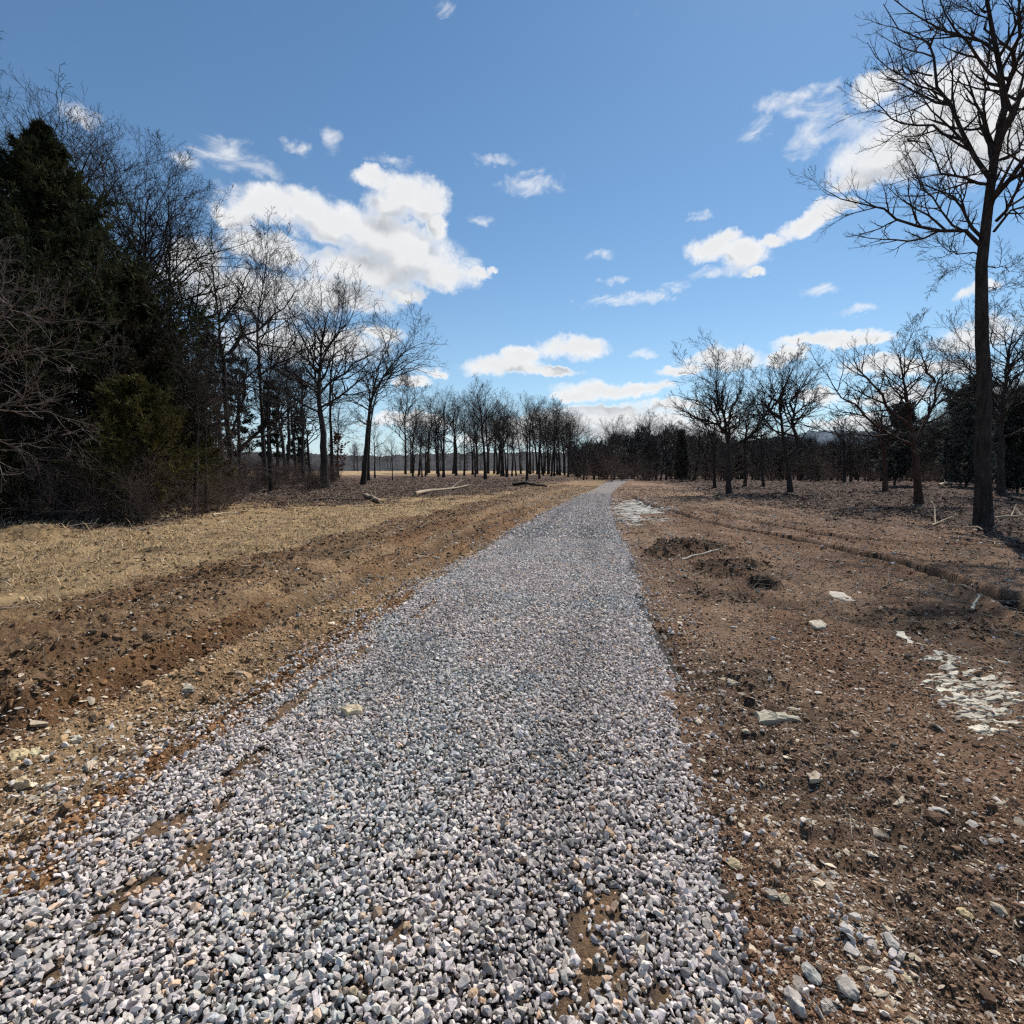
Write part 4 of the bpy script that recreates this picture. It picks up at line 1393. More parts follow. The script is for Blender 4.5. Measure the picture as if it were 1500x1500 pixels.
def build_left_wood():
    g = np.random.default_rng(77)
    # tall bare trees rising behind the big cedar
    specs = [(-40, 742, 120), (20, 740, 130), (95, 742, 142), (150, 738, 190), (215, 734, 220), (250, 728, 250), (60, 730, 175), (185, 726, 230)]
    labs = ['tall bare tree at the far left behind the cedar top', 'tall bare tree left of the cedar tip', 'tall bare tree whose twigs show over the cedar tip', 'bare tree rising right behind the cedar, with curved limbs', 'bare tree with a bent bough between cedar and oaks',
            'bare tree filling the gap between cedar and first oak', 'bare tree mostly hidden behind the cedar top', 'bare tree half hidden by the right flank of the cedar']
    for i, ((px, py, top), lab) in enumerate(zip(specs, labs)):
        b = base_of(px, py)
        h = at_depth(px, top, b[1])[2] - b[2]
        ms = build_bare(200 + i, h, 0.24, h * 0.32, n=(14, 8, 7, 4), t0=.38, wig=.19, rmin=0.0068, lean=(g.normal(0, .03), 0))
        tree_obj(ms, b, lab)
    # big cedar: two stems, one dark mass
    b = base_of(95, 752)
    h = at_depth(66, 192, b[1])[2] - b[2]
    ms = build_conifer(31, h, 0.22, 6.2, 'cedar', (270, 13, 16), (0.17, 0.024), t0=.15, taper=1.12)
    c = tree_obj(ms, b, 'huge dark green cedar towering at the left edge', name='cedar_tree', mats=(M_BARK, M_CEDAR))
    b = base_of(218, 750)
    h = at_depth(205, 400, b[1])[2] - b[2]
    ms = build_conifer(32, h, 0.16, 2.7, 'cedar', (170, 11, 16), (0.16, 0.022), t0=.18, taper=.9)
    tree_obj(ms, b, 'second dark cedar with browner right side joined to the huge one', name='cedar_tree', mats=(M_BARK, M_CEDARB))
    b = base_of(-70, 752)
    h = at_depth(-70, 300, b[1])[2] - b[2]
    ms = build_conifer(33, h, 0.16, 2.6, 'cedar', (130, 10, 16), (0.18, 0.028), t0=.10)
    tree_obj(ms, b, 'dark cedar cut by the left picture edge', name='cedar_tree', mats=(M_BARK, M_CEDAR))
    for k, (px, py, top, wd, lab) in enumerate(((212, 761, 560, 2.1, 'olive green young cedar under the dark cedars'), (285, 742, 580, 1.3, 'small olive cedar at the right end of the brush'),
                                               (-5, 765, 610, 0.8, 'small yellow green cedar at the left picture edge'))):
        b = base_of(px, py)
        h = at_depth(px, top, b[1])[2] - b[2]
        ms = build_conifer(41 + k, h, 0.07, wd, 'cedar', (110, 10, 15), (0.12, 0.016), t0=.10)
        tree_obj(ms, b, lab, name='cedar_tree', mats=(M_BARK, M_CEDAR2))
    # pines seen between the left trunks
    protos = []
    for k, (px, py, top, lab) in enumerate(((318, 702, 492, 'pine with tiered boughs behind the oak with the low limb'), (352, 700, 520, 'shorter pine right of the tiered one, behind the oak'),
                                           (398, 700, 560, 'pine low behind the twin trunks'), (292, 703, 530, 'pine beside the cedar flank, behind the brush'), (440, 697, 600, 'small pine left of the stout oak'))):
        b = base_of(px, py)
        h = at_depth(px, top, b[1])[2] - b[2]
        ms = build_conifer(51 + k, h, 0.18, h * 0.19, 'pine', (78, 7, 9), (0.42, 0.055), t0=.2)
        tree_obj(ms, b, lab, name='pine_tree', mats=(M_BARK, M_PINE))
    # a sapling still holding rusty leaves
    b = base_of(497, 702)
    ms = build_conifer(58, 6.0, 0.07, 1.3, 'round', (36, 6, 5), (0.16, 0.07), t0=.25)
    tree_obj(ms, b, 'small sapling still holding rusty dead leaves behind stout oak', name='leafy_sapling', mats=(M_BARK, M_RUST))
    # undergrowth: many-stemmed brush
    protos = []
    for k in range(5):
        gg = np.random.default_rng(300 + k)
        m = 16
        a = gg.uniform(0, 2 * PI, m)
        p = np.stack([np.cos(a) * .35 * gg.random(m), np.sin(a) * .35 * gg.random(m), np.full(m, -.05)], 1)
        lean = gg.uniform(.05, .75, m)
        d = np.stack([np.cos(a) * np.sin(lean), np.sin(a) * np.sin(lean), np.cos(lean)], 1)
        L = gg.uniform(1.3, 3.0, m)
        P1 = walk(p, d, L, 8, .15, .0, gg)
        R1 = np.maximum(0.013 * (1 - .8 * np.linspace(0, 1, 8))[None] * np.ones((m, 1)), .004)
        P2, R2 = spawn(P1, R1, 9, .15, 1, (50, 35), .42, 5, .22, 0.0, .0034, gg)
        P3, R3 = spawn(P2, R2, 6, .1, 1, (55, 40), .5, 4, .25, -.01, .003, gg)
        v1, q1 = tubes(P1, R1, 4); v2, q2 = tubes(P2, R2, 3); v3, q3 = tubes(P3, R3, 3)
        protos.append((mesh_np('stems', v1, [q1], None, True), mesh_np('twigs', np.concatenate([v2, v3]), [np.concatenate([q2, q3 + len(v2)])], None, True)))
    lab = 'leafless tangled grey brown shrub in the brush along the left wood'
    grp = 'leafless shrubs along the left wood edge'
    roots = []
    for k in range(5):
        t = empty('shrub', (0, 0, 0))
        tag(t, lab, 'shrub', grp)
        link('stems', protos[k][0], M_BRUSH, t)
        link('twigs', protos[k][1], M_BRUSH, t)
        roots.append([t, False])
    spots = []
    for _ in range(40):
        px = g.uniform(-60, 335)
        py = g.uniform(736, 770) - max(0, (px - 220)) * 0.16
        spots.append((px, py, g.uniform(0.55, 1.25) * (1 if px < 230 else .62)))
    for _ in range(70):
        px = g.uniform(-140, 420)
        py = g.uniform(712, 738) - max(0, (px - 330)) * 0.06
        spots.append((px, py, g.uniform(0.9, 2.0) * (1.25 if px < 300 else .6)))
    for _ in range(70):
        px = g.uniform(240, 495)
        py = g.uniform(698, 720)
        spots.append((px, py, g.uniform(0.35, 1.1)))
    for _ in range(46):
        spots.append((g.uniform(262, 488), g.uniform(695.5, 702), g.uniform(0.8, 1.7)))
    n_left = len(spots)
    for _ in range(70):
        spots.append((g.uniform(850, 1560), None, g.uniform(0.7, 1.9)))
    lab_r = 'leafless low shrub under the evergreens of the right wood'
    grp_r = 'leafless shrubs under the right wood'
    for i, (px, py, s) in enumerate(spots):
        if py is None:
            Y = g.uniform(58, 76)
            q = at_depth(px, 690, Y)
            b = np.array([q[0], Y, gz(q[0], Y)])
            dup(roots[i % 5][0], b, g.uniform(0, 6.28), s, lab_r, grp_r)
            continue
        b = base_of(px, py)
        rt = roots[i % 5]
        if not rt[1]:
            rt[0].location = b; rt[0].rotation_euler = (0, 0, g.uniform(0, 6)); rt[0].scale = (s, s, s); rt[1] = True
        else:
            dup(rt[0], b, g.uniform(0, 6.28), s, lab, grp)


def build_far_trees():
    g = np.random.default_rng(88)
    # shared crowns of the far trees
    protos = []
    for k in range(8):
        hgt = 15.0
        protos.append(build_bare(400 + k, hgt, 0.24, hgt * g.uniform(.28, .38), n=(11, 6, 6, 4), t0=g.uniform(.34, .48), wig=.15, rmin=0.0095, ang=(46, 16), sides=(7, 5, 3, 3), lean=(g.normal(0, .03), 0)))
    roots = {}

    def place(kind, px, py, Y, top, label, group, name='bare_tree', jig=0.12, mats=None):
        if Y is None:
            b = base_of(px, py)
        else:
            q = at_depth(px, 690, Y)
            b = np.array([q[0], Y, float(base_h(np.array([q[0]]), np.array([Y]))[0])])
        h = at_depth(px, top, b[1])[2] - b[2]
        s = h / 15.0
        sc = (s * g.uniform(1 - jig, 1 + 1.6 * jig), s * g.uniform(1 - jig, 1 + 1.6 * jig), s)
        key = (kind, name)
        if key not in roots:
            src = protos[kind] if name == 'bare_tree' else conif[kind]
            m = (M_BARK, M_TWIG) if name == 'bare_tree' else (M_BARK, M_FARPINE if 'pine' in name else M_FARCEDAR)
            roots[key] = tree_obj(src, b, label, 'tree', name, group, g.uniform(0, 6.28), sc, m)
        else:
            nw = dup(roots[key], b, g.uniform(0, 6.28), sc, label, group)
            if name == 'bare_tree':
                nw.rotation_euler = (g.normal(0, .035), g.normal(0, .035), g.uniform(0, 6.28))

    # front trunks of the grove in the middle distance
    front = [(650, 699, 572, 'bare tree in front left part of the far grove'), (680, 697, 590, 'forked bare tree low in the far grove'), (711, 703, 556, 'foremost and tallest bare tree of the far grove'),
             (772, 705, 580, 'bare tree by the dark log, front right of far grove'), (790, 703, 592, 'bare tree right of the one by the dark log'), (833, 696, 602, 'last bare tree at the right end of the far grove'),
             (735, 697, 590, 'bare tree behind and right of the foremost grove tree'), (628, 693, 568, 'bare tree at the left end of the far grove'), (808, 697, 590, 'bare tree second from the right end of the far grove')]
    for i, (px, py, top, lab) in enumerate(front):
        place(i % 8, px, py, None, top, lab, 'front trees of the far grove')
    for i in range(66):
        px = g.uniform(600, 842)
        Y = g.uniform(84, 150)
        top = 578 + (px - 700) ** 2 * 0.0009 + g.uniform(-8, 38)
        place(int(g.integers(0, 8)), px, None, Y, top, 'slender bare tree among many alike inside the far grove', 'bare trees inside the far grove')
    # thin trees beyond the left row
    for i in range(16):
        px = g.uniform(270, 590)
        Y = g.uniform(48, 110)
        top = np.interp(px, [270, 400, 520, 590], [470, 500, 580, 610]) + g.uniform(-25, 40)
        place(int(g.integers(0, 8)), px, None, Y, top, 'thin bare tree deep in the wood behind the left row', 'bare trees behind the left row')
    for i in range(18):
        px = g.uniform(-120, 265)
        Y = g.uniform(24, 55)
        top = np.interp(px, [-120, 100, 330], [420, 430, 520]) + g.uniform(-60, 60)
        place(int(g.integers(0, 8)), px, None, Y, top, 'bare tree standing in the dark wood behind cedars and brush', 'bare trees in the wood behind the cedars')
    for i in range(16):
        px = -70 + i * 25 + g.uniform(-10, 10)
        py = g.uniform(742, 764) - max(0, px - 220) * .12
        place(int(g.integers(0, 8)), px, py, None, g.uniform(470, 600), 'slim dark sapling standing in the brush before the cedars', 'saplings in the brush before the cedars', jig=.3)
    # distant belt across the field
    for i in range(40):
        px = g.uniform(420, 860)
        Y = g.uniform(230, 330)
        place(int(g.integers(0, 8)), px, None, Y, g.uniform(640, 662), 'tiny bare tree in the distant belt beyond the field', 'bare trees in the distant belt beyond the field')
    # wood on the right: conifers and bare trees
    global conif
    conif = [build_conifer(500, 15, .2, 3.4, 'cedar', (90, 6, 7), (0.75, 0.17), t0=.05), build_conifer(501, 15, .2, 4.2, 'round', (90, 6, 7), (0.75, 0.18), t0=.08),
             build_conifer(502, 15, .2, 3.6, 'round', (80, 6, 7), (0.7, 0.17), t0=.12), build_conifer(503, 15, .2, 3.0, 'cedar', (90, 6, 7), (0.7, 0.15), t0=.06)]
    xs = np.array([845, 870, 900, 940, 1000, 1050, 1100, 1180, 1240, 1300, 1360, 1420, 1500, 1600])
    tops = np.array([652, 640, 634, 628, 628, 634, 640, 645, 645, 634, 622, 590, 565, 560])
    for i in range(38):
        px = 842 + (i + g.uniform(0, 1)) / 38 * 760
        Y = g.uniform(72, 96) if px < 1380 else g.uniform(48, 75)
        top = np.interp(px, xs, tops) + g.uniform(0, 1) ** .8 * 44 + 8
        k = int(g.integers(0, 4))
        nm = 'cedar_tree' if k in (0, 3) else 'pine_tree'
        place(k, px, None, Y, top, 'dark evergreen in the shadowed wood across the right side', 'evergreens of the right wood', nm, .2)
    for i in range(130):
        px = 842 + (i + g.uniform(0, 1)) / 130 * 740
        Y = g.uniform(64, 96) if px < 1380 else g.uniform(42, 70)
        top = np.interp(px, xs, tops) + g.uniform(-26, 16)
        place(int(g.integers(0, 8)), px, None, Y, top, 'bare tree standing among the evergreens of the right wood', 'bare trees of the right wood')
    # the wood behind them: a single brown grey mass of twigs and saplings
    m = 90000
    px = g.uniform(836, 1640, m)
    Y = np.where(px < 1390, g.uniform(84, 120, m), g.uniform(66, 100, m))
    X = (px - CX) / F * Y
    topz = np.interp(px, xs, tops) + (fbm(px * .05, px * 0 + 2, 3, 4) - .5) * 30 + (fbm(px * .4, px * 0 + 4, 5, 2) - .5) * 14 + 10
    H = EYE + (HOR - topz) / F * Y
    bz = base_h(X, Y)
    zz = bz + (H - bz) * g.uniform(0, 1, m) ** 0.8
    dirs = g.normal(0, .45, (m, 3)); dirs[:, 2] += 1.0
    v, q = sprays(np.stack([X, Y, zz], 1), dirs, g.uniform(.6, 1.6, m), g.uniform(.03, .075, m), g, 1)
    tone = g.uniform(.5, 1.4, (m, 1)) * np.where((fbm(px * .03, zz * .25, 9, 3) > .54)[:, None], np.array([[0.060, 0.062, 0.057]]), np.array([[0.105, 0.084, 0.073]]))
    tone *= np.where(((zz - bz) < 2.2)[:, None], np.array([[1.25, .95, .85]]), 1)
    o = link('woods', mesh_np('woods', v, [q], {'col': np.repeat(tone, 4, 0)}, False), M_STRAW)
    tag(o, 'brown grey mass of bare woods closing the view on the right', 'woods', kind='stuff')
    # a few that can be told apart
    for kk, (px, py, top, lab) in enumerate(((1415, 714, 572, 'round topped pine left of the big right trunk'), (1310, 712, 600, 'dark pine behind the V forked tree'), (1490, 724, 590, 'dense dark pine at the right picture edge'),
                                            (998, 706, 632, 'pointed dark cedar in the middle of the right wood'))):
        place((1, 2, 1, 3)[kk], px, py, None, top, lab, None, 'pine_tree' if kk < 3 else 'cedar_tree', .05)


def build_hills():
    g = np.random.default_rng(5)

    def ridge(name, pts, Y, depth, c1, c2):
        xs = np.linspace(pts[0][0], pts[-1][0], 700)
        ty = np.interp(xs, [p[0] for p in pts], [p[1] for p in pts]) + (fbm(xs * .09, xs * 0 + 3, 7, 4) - .5) * 5 + (fbm(xs * 1.1, xs * 0 + 9, 17, 3) - .5) * 4
        V = []
        prof = [(-1.0, -0.1), (-.75, .35), (-.45, .72), (-.2, .93), (0, 1.0), (.5, .6), (1, -.1)]
        for x_, t_ in zip(xs, ty):
            top = at_depth(x_, t_, Y)
            for a, hh in prof:
                V.append((top[0] * (1 + a * depth / Y), Y + a * depth, -8 + (top[2] + 8) * hh))
        n, m = len(xs), len(prof)
        i = np.arange(n * m).reshape(n, m)
        q = np.stack([i[:-1, :-1], i[1:, :-1], i[1:, 1:], i[:-1, 1:]], -1).reshape(-1, 4)
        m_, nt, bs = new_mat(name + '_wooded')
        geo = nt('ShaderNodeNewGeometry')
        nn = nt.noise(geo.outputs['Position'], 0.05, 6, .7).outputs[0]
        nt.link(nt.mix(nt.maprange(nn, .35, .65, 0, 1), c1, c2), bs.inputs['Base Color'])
        bp = nt('ShaderNodeBump'); bp.inputs['Distance'].default_value = 12; nt.link(nn, bp.inputs['Height']); nt.link(bp.outputs[0], bs.inputs['Normal'])
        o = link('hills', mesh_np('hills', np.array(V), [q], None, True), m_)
        tag(o, kind='structure')
    ridge('far', [(900, 668), (1000, 655), (1100, 646), (1160, 638), (1195, 631), (1240, 630), (1300, 634), (1400, 640), (1550, 640), (1700, 650)], 1700, 420, (0.10, 0.14, 0.18), (0.13, 0.175, 0.22))  # bluish slope colours have the atmospheric haze painted in
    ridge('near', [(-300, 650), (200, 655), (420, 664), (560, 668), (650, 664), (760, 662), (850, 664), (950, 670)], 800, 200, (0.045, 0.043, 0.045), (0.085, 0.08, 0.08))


# ------------------------------------------------------------------ single stones, logs and sticks
def slab_mesh(name, outline, thick, col, seed, jag=0.1):
    """a flat broken slab: outline points (x,y) about its centre, jagged edge, uneven top"""
    g = np.random.default_rng(seed)
    pts = np.array(outline, float)
    per = []
    n = len(pts)
    for i in range(n):
        a, b = pts[i], pts[(i + 1) % n]
        for t in (0, .33, .66):
            per.append(a + (b - a) * t + g.normal(0, jag * np.linalg.norm(b - a), 2) * (0 if t == 0 else 1))
    per = np.array(per)
    m = len(per)
    V, fac = [], []
    rings = [(1.03, -thick * .8), (1.0, thick * .45), (0.93, thick * .85), (0.55, thick * 1.0), (0.2, thick * .95)]
    for s, z in rings:
        for p in per:
            V.append((p[0] * s, p[1] * s, z + g.normal(0, thick * .13)))
    V.append((0, 0, thick))
    i = np.arange(len(rings) * m).reshape(len(rings), m)
    q = np.stack([i[:-1], np.roll(i[:-1], -1, 1), np.roll(i[1:], -1, 1), i[1:]], -1).reshape(-1, 4)
    t = np.stack([i[-1], np.roll(i[-1], -1), np.full(m, len(V) - 1)], 1)
    c = np.array([col]) * g.uniform(.85, 1.12, (len(V), 1))
    return mesh_np(name, np.array(V), [q, t], {'col': c}, False)


def ground_pts(base, pxs):
    return [tuple((gnd(a, b) - base)[:2]) for a, b in pxs]


def slab(pxs, thick, col, label, seed, name='flat_stone', cat='stone', group=None, lift=0.0):
    cx = sum(p[0] for p in pxs) / len(pxs); cy = sum(p[1] for p in pxs) / len(pxs)
    b = base_of(cx, cy)
    b0 = np.array([b[0], b[1], 0])
    me = slab_mesh(name, ground_pts(b0, pxs), thick, col, seed)
    o = link(name, me, M_ROCK, None, (b[0], b[1], b[2] + lift))
    tag(o, label, cat, group)
    return o


def boulder(px, py, sz, col, label, seed, group=None):
    b = base_of(px, py)
    v, f = hull_stone(seed, 26, 0.62, 1.35)
    bm = bmesh.new()
    vs = [bm.verts.new(tuple(p)) for p in v * sz]
    for t in f: bm.faces.new([vs[k] for k in t])
    bmesh.ops.subdivide_edges(bm, edges=bm.edges, cuts=1, use_grid_fill=True)
    g = random.Random(seed)
    for x in bm.verts: x.co += Vector((g.gauss(0, 1), g.gauss(0, 1), g.gauss(0, 1))) * sz * 0.022
    me = bpy.data.meshes.new('rock')
    bm.to_mesh(me); bm.free()
    a = me.attributes.new('col', 'FLOAT_COLOR', 'POINT')
    a.data.foreach_set('color', np.tile(np.array([col[0] * 1.06, col[1] * .98, col[2] * .88, 1.0], np.float32), len(me.vertices)))
    o = link('rock', me, M_ROCK, None, (b[0], b[1], b[2] + sz * 0.13))
    o.rotation_euler = (g.uniform(-.2, .2), g.uniform(-.2, .2), g.uniform(0, 6.28))
    tag(o, label, 'rock', group)


def stick(name, pts, r0, r1, col, label, cat, branches=(), seed=0, sides=7, broken=False):
    """pts in world space; branches: (pts, r)"""
    g = np.random.default_rng(seed)
    base = np.array(pts[0])
    P = resample(np.array(pts) - base, 9, g, r0 * 0.25)
    R = np.linspace(r0, r1, 9) * (1 + g.normal(0, .06, 9))
    v, q = tubes(P[None], R[None], sides)
    V, Q = [v], [q]
    n = len(v)
    # end caps
    caps = [np.arange(sides)[::-1], np.arange(n - sides, n)]
    tri = []
    for cap in caps:
        for k in range(1, sides - 1): tri.append((cap[0], cap[k], cap[k + 1]))
    for bp, br in branches:
        Pb = resample(np.array(bp) - base, 7, g, br * .3)
        vb, qb = tubes(Pb[None], np.linspace(br, br * .3, 7)[None], 5)
        V.append(vb); Q.append(qb + n); n += len(vb)
    V = np.concatenate(V)
    c = np.array([col]) * g.uniform(.75, 1.2, (len(V), 1))
    me = mesh_np(name, V, [np.concatenate(Q), np.array(tri)], {'col': c}, True)
    o = link(name, me, M_WOOD, None, tuple(base))
    tag(o, label, cat)


def on_ground(px, py, h=0.0):
    b = base_of(px, py)
    b[2] += h
    return b


def build_details():
    pale, cream, tan = (0.52, 0.47, 0.38), (0.55, 0.45, 0.30), (0.42, 0.34, 0.24)
    slab([(1105, 1040), (1118, 1036), (1135, 1041), (1150, 1040), (1174, 1050), (1176, 1054), (1150, 1050), (1130, 1052), (1112, 1054)], 0.028, (0.46, 0.41, 0.31), 'long jagged pale rock slab on the right dirt', 1)
    slab([(1180, 1134), (1197, 1132), (1200, 1145), (1186, 1146)], 0.012, tan, 'flat tan stone just below the long jagged slab', 2)
    slab([(1314, 927), (1324, 925), (1332, 938), (1342, 951), (1330, 947)], 0.014, (0.6, 0.55, 0.45), 'bright narrow limestone patch above the cracked outcrop', 3)
    slab([(1364, 958), (1384, 960), (1394, 966), (1376, 967)], 0.014, (0.55, 0.49, 0.4), 'small bright slab between narrow patch and outcrop', 4)
    slab([(1184, 912), (1200, 909), (1212, 918), (1196, 921)], 0.014, (0.52, 0.45, 0.34), 'cream slab left of the narrow limestone patch', 5)
    slab([(1048, 990), (1068, 992), (1086, 998), (1070, 1001)], 0.014, tan, 'tan slab with two dark holes near the gravel edge', 6)
    slab([(1215, 864), (1236, 866), (1256, 880), (1240, 878)], 0.014, (0.55, 0.48, 0.38), 'thin limestone streak right of the dark hole', 7)
    slab([(500, 1055), (518, 1050), (531, 1052), (530, 1060), (510, 1063)], 0.022, cream, 'cream flat stone lying on the gravel left of centre', 8, lift=.06)
    slab([(14, 1119), (34, 1110), (44, 1114), (40, 1124), (18, 1131)], 0.022, (0.55, 0.43, 0.24), 'larger yellow slab at the left edge', 9)
    slab([(46, 1112), (60, 1108), (65, 1115), (48, 1121)], 0.018, (0.5, 0.42, 0.26), 'yellow slab touching the larger one on its right', 10)
    slab([(18, 1143), (40, 1138), (43, 1146), (22, 1150)], 0.022, (0.56, 0.44, 0.27), 'yellow slab just below the larger yellow pair', 11)
    slab([(48, 1156), (66, 1153), (60, 1160)], 0.018, (0.5, 0.4, 0.26), 'thin pointed tan slab below the yellow slabs', 12)
    slab([(100, 1091), (118, 1087), (122, 1094), (104, 1097)], 0.018, (0.5, 0.44, 0.33), 'pale stone above the yellow slabs by the gravel', 13)
    slab([(268, 1008), (280, 1006), (282, 1014), (266, 1015)], 0.016, (0.46, 0.4, 0.3), 'pale flat stone left of the tyre marked dirt', 14)
    def outcrop(name, poly, res, label, lift, sx, sy, thr, seed, col):
        pw = np.array([gnd(p_, q_)[:2] for p_, q_ in poly])
        x0, y0 = pw.min(0) - .5; x1, y1 = pw.max(0) + .5
        xs, ys = np.arange(x0, x1, res[0]), np.arange(y0, y1, res[1])
        X, Y = np.meshgrid(xs, ys)
        x, y = X.ravel(), Y.ravel()
        ins = np.zeros(len(x), bool)
        dist = np.full(len(x), 1e9)
        for k in range(len(pw)):
            (ax, ay), (bx, by) = pw[k], pw[k - 1]
            c = ((ay > y) != (by > y)) & (x < (bx - ax) * (y - ay) / ((by - ay) if by != ay else 1e-9) + ax)
            ins ^= c
            dx, dy = bx - ax, by - ay
            t = np.clip(((x - ax) * dx + (y - ay) * dy) / (dx * dx + dy * dy), 0, 1)
            dist = np.minimum(dist, np.hypot(x - ax - t * dx, y - ay - t * dy))
        sd = np.where(ins, dist, -dist)
        wx = x + (fbm(x * 3 / sx, y * 3 / sx, seed + 5, 3) - .5) * .5 * sx
        wy = y + (fbm(x * 3 / sx, y * 3 / sx, seed + 6, 3) - .5) * .5 * sy
        # plates: cellular distance with a crack between the two nearest seeds
        cx, cy = wx / sx, wy / sy
        f1 = np.full(len(x), 9.0); f2 = np.full(len(x), 9.0); hid = np.zeros(len(x))
        for i in (-1, 0, 1):
            for j in (-1, 0, 1):
                ix, iy = np.floor(cx) + i, np.floor(cy) + j
                d = np.hypot(ix + _hash(ix, iy, seed) - cx, iy + _hash(ix, iy, seed + 1) - cy)
                nr = d < f1
                f2 = np.where(nr, f1, np.minimum(f2, d)); hid = np.where(nr, _hash(ix, iy, seed + 2), hid); f1 = np.where(nr, d, f1)
        crack = sstep(0.04, 0.17, f2 - f1)
        cover = fbm(x * 1.2 / sx, y * 1.2 / sy, seed + 9, 4)
        m = sd / (0.5 * sx) + (cover - thr) * 6 + (hid - .5) * 1.2
        up = np.clip(m * 2.2, -1, 1) * lift + lift * (crack - 1) * 1.7 + (hid - .5) * lift * .6
        z = ground_z(x, y) + up
        v = np.stack([x, y, z], 1)
        n, q_ = X.shape
        i = np.arange(n * q_).reshape(n, q_)
        q = np.stack([i[:-1, :-1], i[:-1, 1:], i[1:, 1:], i[1:, :-1]], -1).reshape(-1, 4)
        keep = (up[q] > -lift * 1.6).all(1)
        q = q[keep]
        used = np.unique(q)
        lut = np.zeros(len(v), int); lut[used] = np.arange(len(used))
        c = np.array(col) * (0.72 + .5 * hid[:, None]) * (.35 + .65 * crack[:, None])
        dirt = sstep(0.75, 0.0, m + (fbm(x * 22 / sx * .15, y * 22 / sx * .15, seed + 11, 3) - .5) * 1.6)[:, None]
        c = c * (1 - dirt * .8) + zones(x, y)['col'] * dirt * .8
        o_ = link(name, mesh_np(name, v[used], [lut[q]], {'col': c[used]}, False), M_ROCK)
        tag(o_, label, 'rock outcrop')
    outcrop('limestone_outcrop', [(1366, 978), (1392, 968), (1408, 985), (1440, 996), (1492, 1020), (1482, 1064), (1450, 1074), (1412, 1056), (1385, 1030)], (0.009, 0.009), 'cracked white limestone bedrock showing through the right dirt', 0.008, 0.17, 0.060, 0.47, 41, (0.62, 0.55, 0.43))
    outcrop('limestone_ledge', [(889, 750), (902, 741), (915, 733), (938, 731), (962, 742), (985, 752), (960, 756), (940, 764), (925, 768), (908, 758)], (0.05, 0.07), 'white striped limestone ledge beside the far bend of the road', 0.022, 1.1, 0.22, 0.53, 43, (0.50, 0.47, 0.41))
    # loose larger stones one can point to
    for k, (px, py, s, c, lab) in enumerate((
            (1241, 1462, .062, (.42, .40, .38), 'largest pale grey stone alone on the right dirt near the bottom'), (1213, 1482, .045, (.40, .38, .36), 'pale stone just left of the largest one, bottom right'),
            (1188, 1438, .052, (.36, .37, .36), 'smooth grey stone at the top of the small bottom cluster'), (1172, 1455, .05, (.40, .36, .33), 'pinkish stone in the middle of the bottom cluster'),
            (1160, 1468, .05, (.38, .36, .35), 'grey stone at the left of the bottom cluster'), (1168, 1486, .055, (.42, .41, .40), 'round grey stone below the bottom cluster'),
            (1305, 1388, .05, (.38, .38, .37), 'grey stone at the head of the stone trail, lower right'), (1316, 1400, .045, (.40, .38, .36), 'long stone second in the lower right trail'),
            (1325, 1428, .042, (.42, .38, .27), 'yellowish stone alone below the lower right trail'), (1075, 1270, .055, (.48, .40, .26), 'cream knobbly stone beside the gravel edge'),
            (1132, 1318, .05, (.36, .33, .29), 'tan stone with black shadow right of the gravel'), (1147, 1324, .05, (.40, .36, .28), 'second tan stone in the shadowed pair'),
            (1222, 1277, .04, (.42, .38, .34), 'pale stone in the middle of the right dirt'), (1415, 1327, .045, (.50, .42, .26), 'yellow cream stone near the right edge'),
            (1465, 1332, .045, (.46, .40, .32), 'tan stone right of the yellow cream one'), (1128, 1192, .04, (.46, .42, .36), 'white stone by the gravel edge below the slab'),
            (1211, 1095, .05, (.10, .08, .07), 'dark clod alone on the right dirt below the slab'), (1093, 1067, .045, (.5, .45, .36), 'pale stone left below the long jagged slab'),
            (1253, 1077, .055, (.5, .45, .36), 'pale stone right below the long jagged slab'), (350, 978, .07, (.40, .34, .25), 'squarish tan stone left of the road, casting shadow'),
            (992, 1342, .05, (.42, .36, .26), 'cream stone in the dirt patch of the wheel track'))):
        boulder(px, py, s, c, lab, 900 + k)
    # logs and sticks
    W, Gy, Dk = (0.42, 0.33, 0.23), (0.26, 0.21, 0.17), (0.05, 0.038, 0.03)
    stick('fallen_log', [on_ground(608, 726, .12), on_ground(632, 722, .14), on_ground(660, 718, .16), on_ground(690, 713, .2)], .11, .05, W, 'long pale fallen log lying across the left clearing', 'log', [([on_ground(660, 718, .16), on_ground(672, 715, .5), on_ground(682, 713, .6)], .03)], 1)
    stick('fallen_log', [on_ground(751, 711, .15), on_ground(768, 711, .25), on_ground(785, 713, .2), on_ground(801, 714, .1)], .16, .08, Dk, 'dark fallen log near the front of the far grove', 'log', [([on_ground(770, 711, .2), on_ground(776, 709, .6), on_ground(784, 708, .8)], .05), ([on_ground(760, 711, .2), on_ground(752, 709, .5)], .05)], 2)
    p = on_ground(550, 735)
    stick('broken_stump', [on_ground(534, 728, .1), on_ground(545, 732, .12), on_ground(558, 737, .1)], .12, .09, W, 'splintered pale stump with one upright prong, left clearing', 'stump', [([on_ground(549, 733, .1), on_ground(550, 733, .5), on_ground(550, 733, .75)], .07), ([on_ground(546, 732, .1), on_ground(543, 731, .4)], .04)], 3)
    stick('fallen_branch', [on_ground(312, 758, .05), on_ground(330, 754, .07), on_ground(352, 752, .06)], .04, .02, W, 'pale branch on the grass edge below the oak with low limb', 'branch', [], 4)
    stick('fallen_branch', [on_ground(460, 733, .1), on_ground(490, 734, .12), on_ground(528, 735, .1)], .06, .03, Gy, 'grey branch lying left of the splintered stump', 'branch', [], 5)
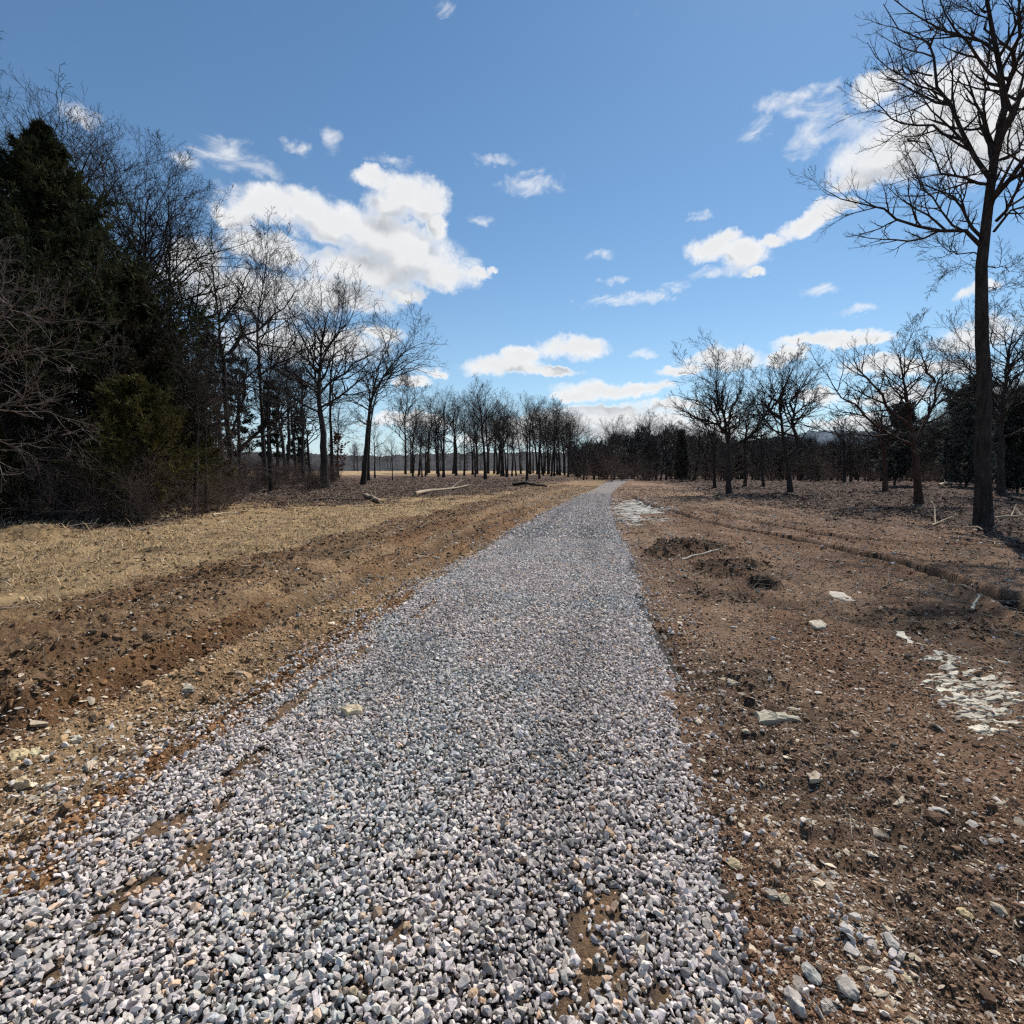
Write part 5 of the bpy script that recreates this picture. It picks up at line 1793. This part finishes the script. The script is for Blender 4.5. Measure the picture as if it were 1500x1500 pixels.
    stick('stick', [on_ground(998, 828, .10), on_ground(1055, 817, .16)], .022, .016, (0.40, 0.34, 0.26), 'straight pale stick on the dark mud heaps by the road', 'stick', [], 6)
    stick('fallen_branch', [on_ground(1365, 770, .04), on_ground(1382, 765, .10), on_ground(1403, 760, .16)], .03, .015, W, 'pale branch on the leaves left of the big right trunk', 'branch', [([on_ground(1370, 768, .06), on_ground(1368, 760, .35), on_ground(1362, 756, .5)], .018)], 7)
    stick('fallen_branch', [on_ground(1455, 763, .1), on_ground(1475, 764, .12), on_ground(1510, 765, .15)], .05, .03, W, 'pale branch right of the big right trunk', 'branch', [([on_ground(1480, 764, .12), on_ground(1487, 760, .4)], .02)], 8)
    stick('fallen_branch', [on_ground(1416, 774, .05), on_ground(1430, 777, .1), on_ground(1440, 780, .06)], .025, .01, W, 'short pale branch at the foot of the big right trunk', 'branch', [], 9)
    stick('fallen_branch', [on_ground(1398, 858, .02), on_ground(1408, 866, .07), on_ground(1428, 876, .03)], .018, .008, W, 'crooked twig on the right dirt past the outcrop', 'branch', [], 10)
    stick('fallen_branch', [on_ground(1424, 898, .02), on_ground(1428, 890, .08), on_ground(1436, 886, .10)], .018, .01, (0.5, 0.45, 0.36), 'short curved pale twig standing up on the right dirt', 'branch', [], 11)
    stick('stick', [on_ground(1098, 1030, .02), on_ground(1112, 1032, .03), on_ground(1128, 1036, .02)], .006, .003, Dk, 'thin dark twig just above the long jagged slab', 'stick', [], 12)
    stick('fallen_log', [on_ground(1375, 716, .2), on_ground(1388, 715, .4), on_ground(1398, 716, .3)], .12, .08, W, 'pale broken wood in the brush left of the big trunk', 'log', [([on_ground(1385, 715, .3), on_ground(1380, 713, .8)], .05)], 13)


# ------------------------------------------------------------------ assemble
build_world()
build_ground()
build_road()
build_gravel()
build_rubble()
build_grass()
build_litter()
build_hero_trees()
build_left_wood()
build_far_trees()
build_hills()
build_details()

cam = bpy.data.cameras.new('camera')
cam.sensor_width = 36
cam.lens = 36 * F / 1500
cam.clip_start = 0.05
cam.clip_end = 12000
co = bpy.data.objects.new('camera', cam)
COL.objects.link(co)
co.location = (0, 0, EYE)
co.rotation_euler = (PI / 2 - PITCH, 0, 0)
SC.camera = co
SC.view_settings.view_transform = 'Standard'
SC.view_settings.look = 'None'
SC.view_settings.exposure = 0
SC.view_settings.gamma = 1
SC.render.film_transparent = False
SC.cycles.max_bounces = 3
SC.cycles.diffuse_bounces = 2
SC.cycles.glossy_bounces = 2
SC.cycles.transmission_bounces = 2
SC.cycles.use_denoising = False
SC.cycles.use_adaptive_sampling = True
SC.cycles.adaptive_threshold = 0.02
SC.cycles.adaptive_min_samples = 16
SC.cycles.filter_width = 1.3
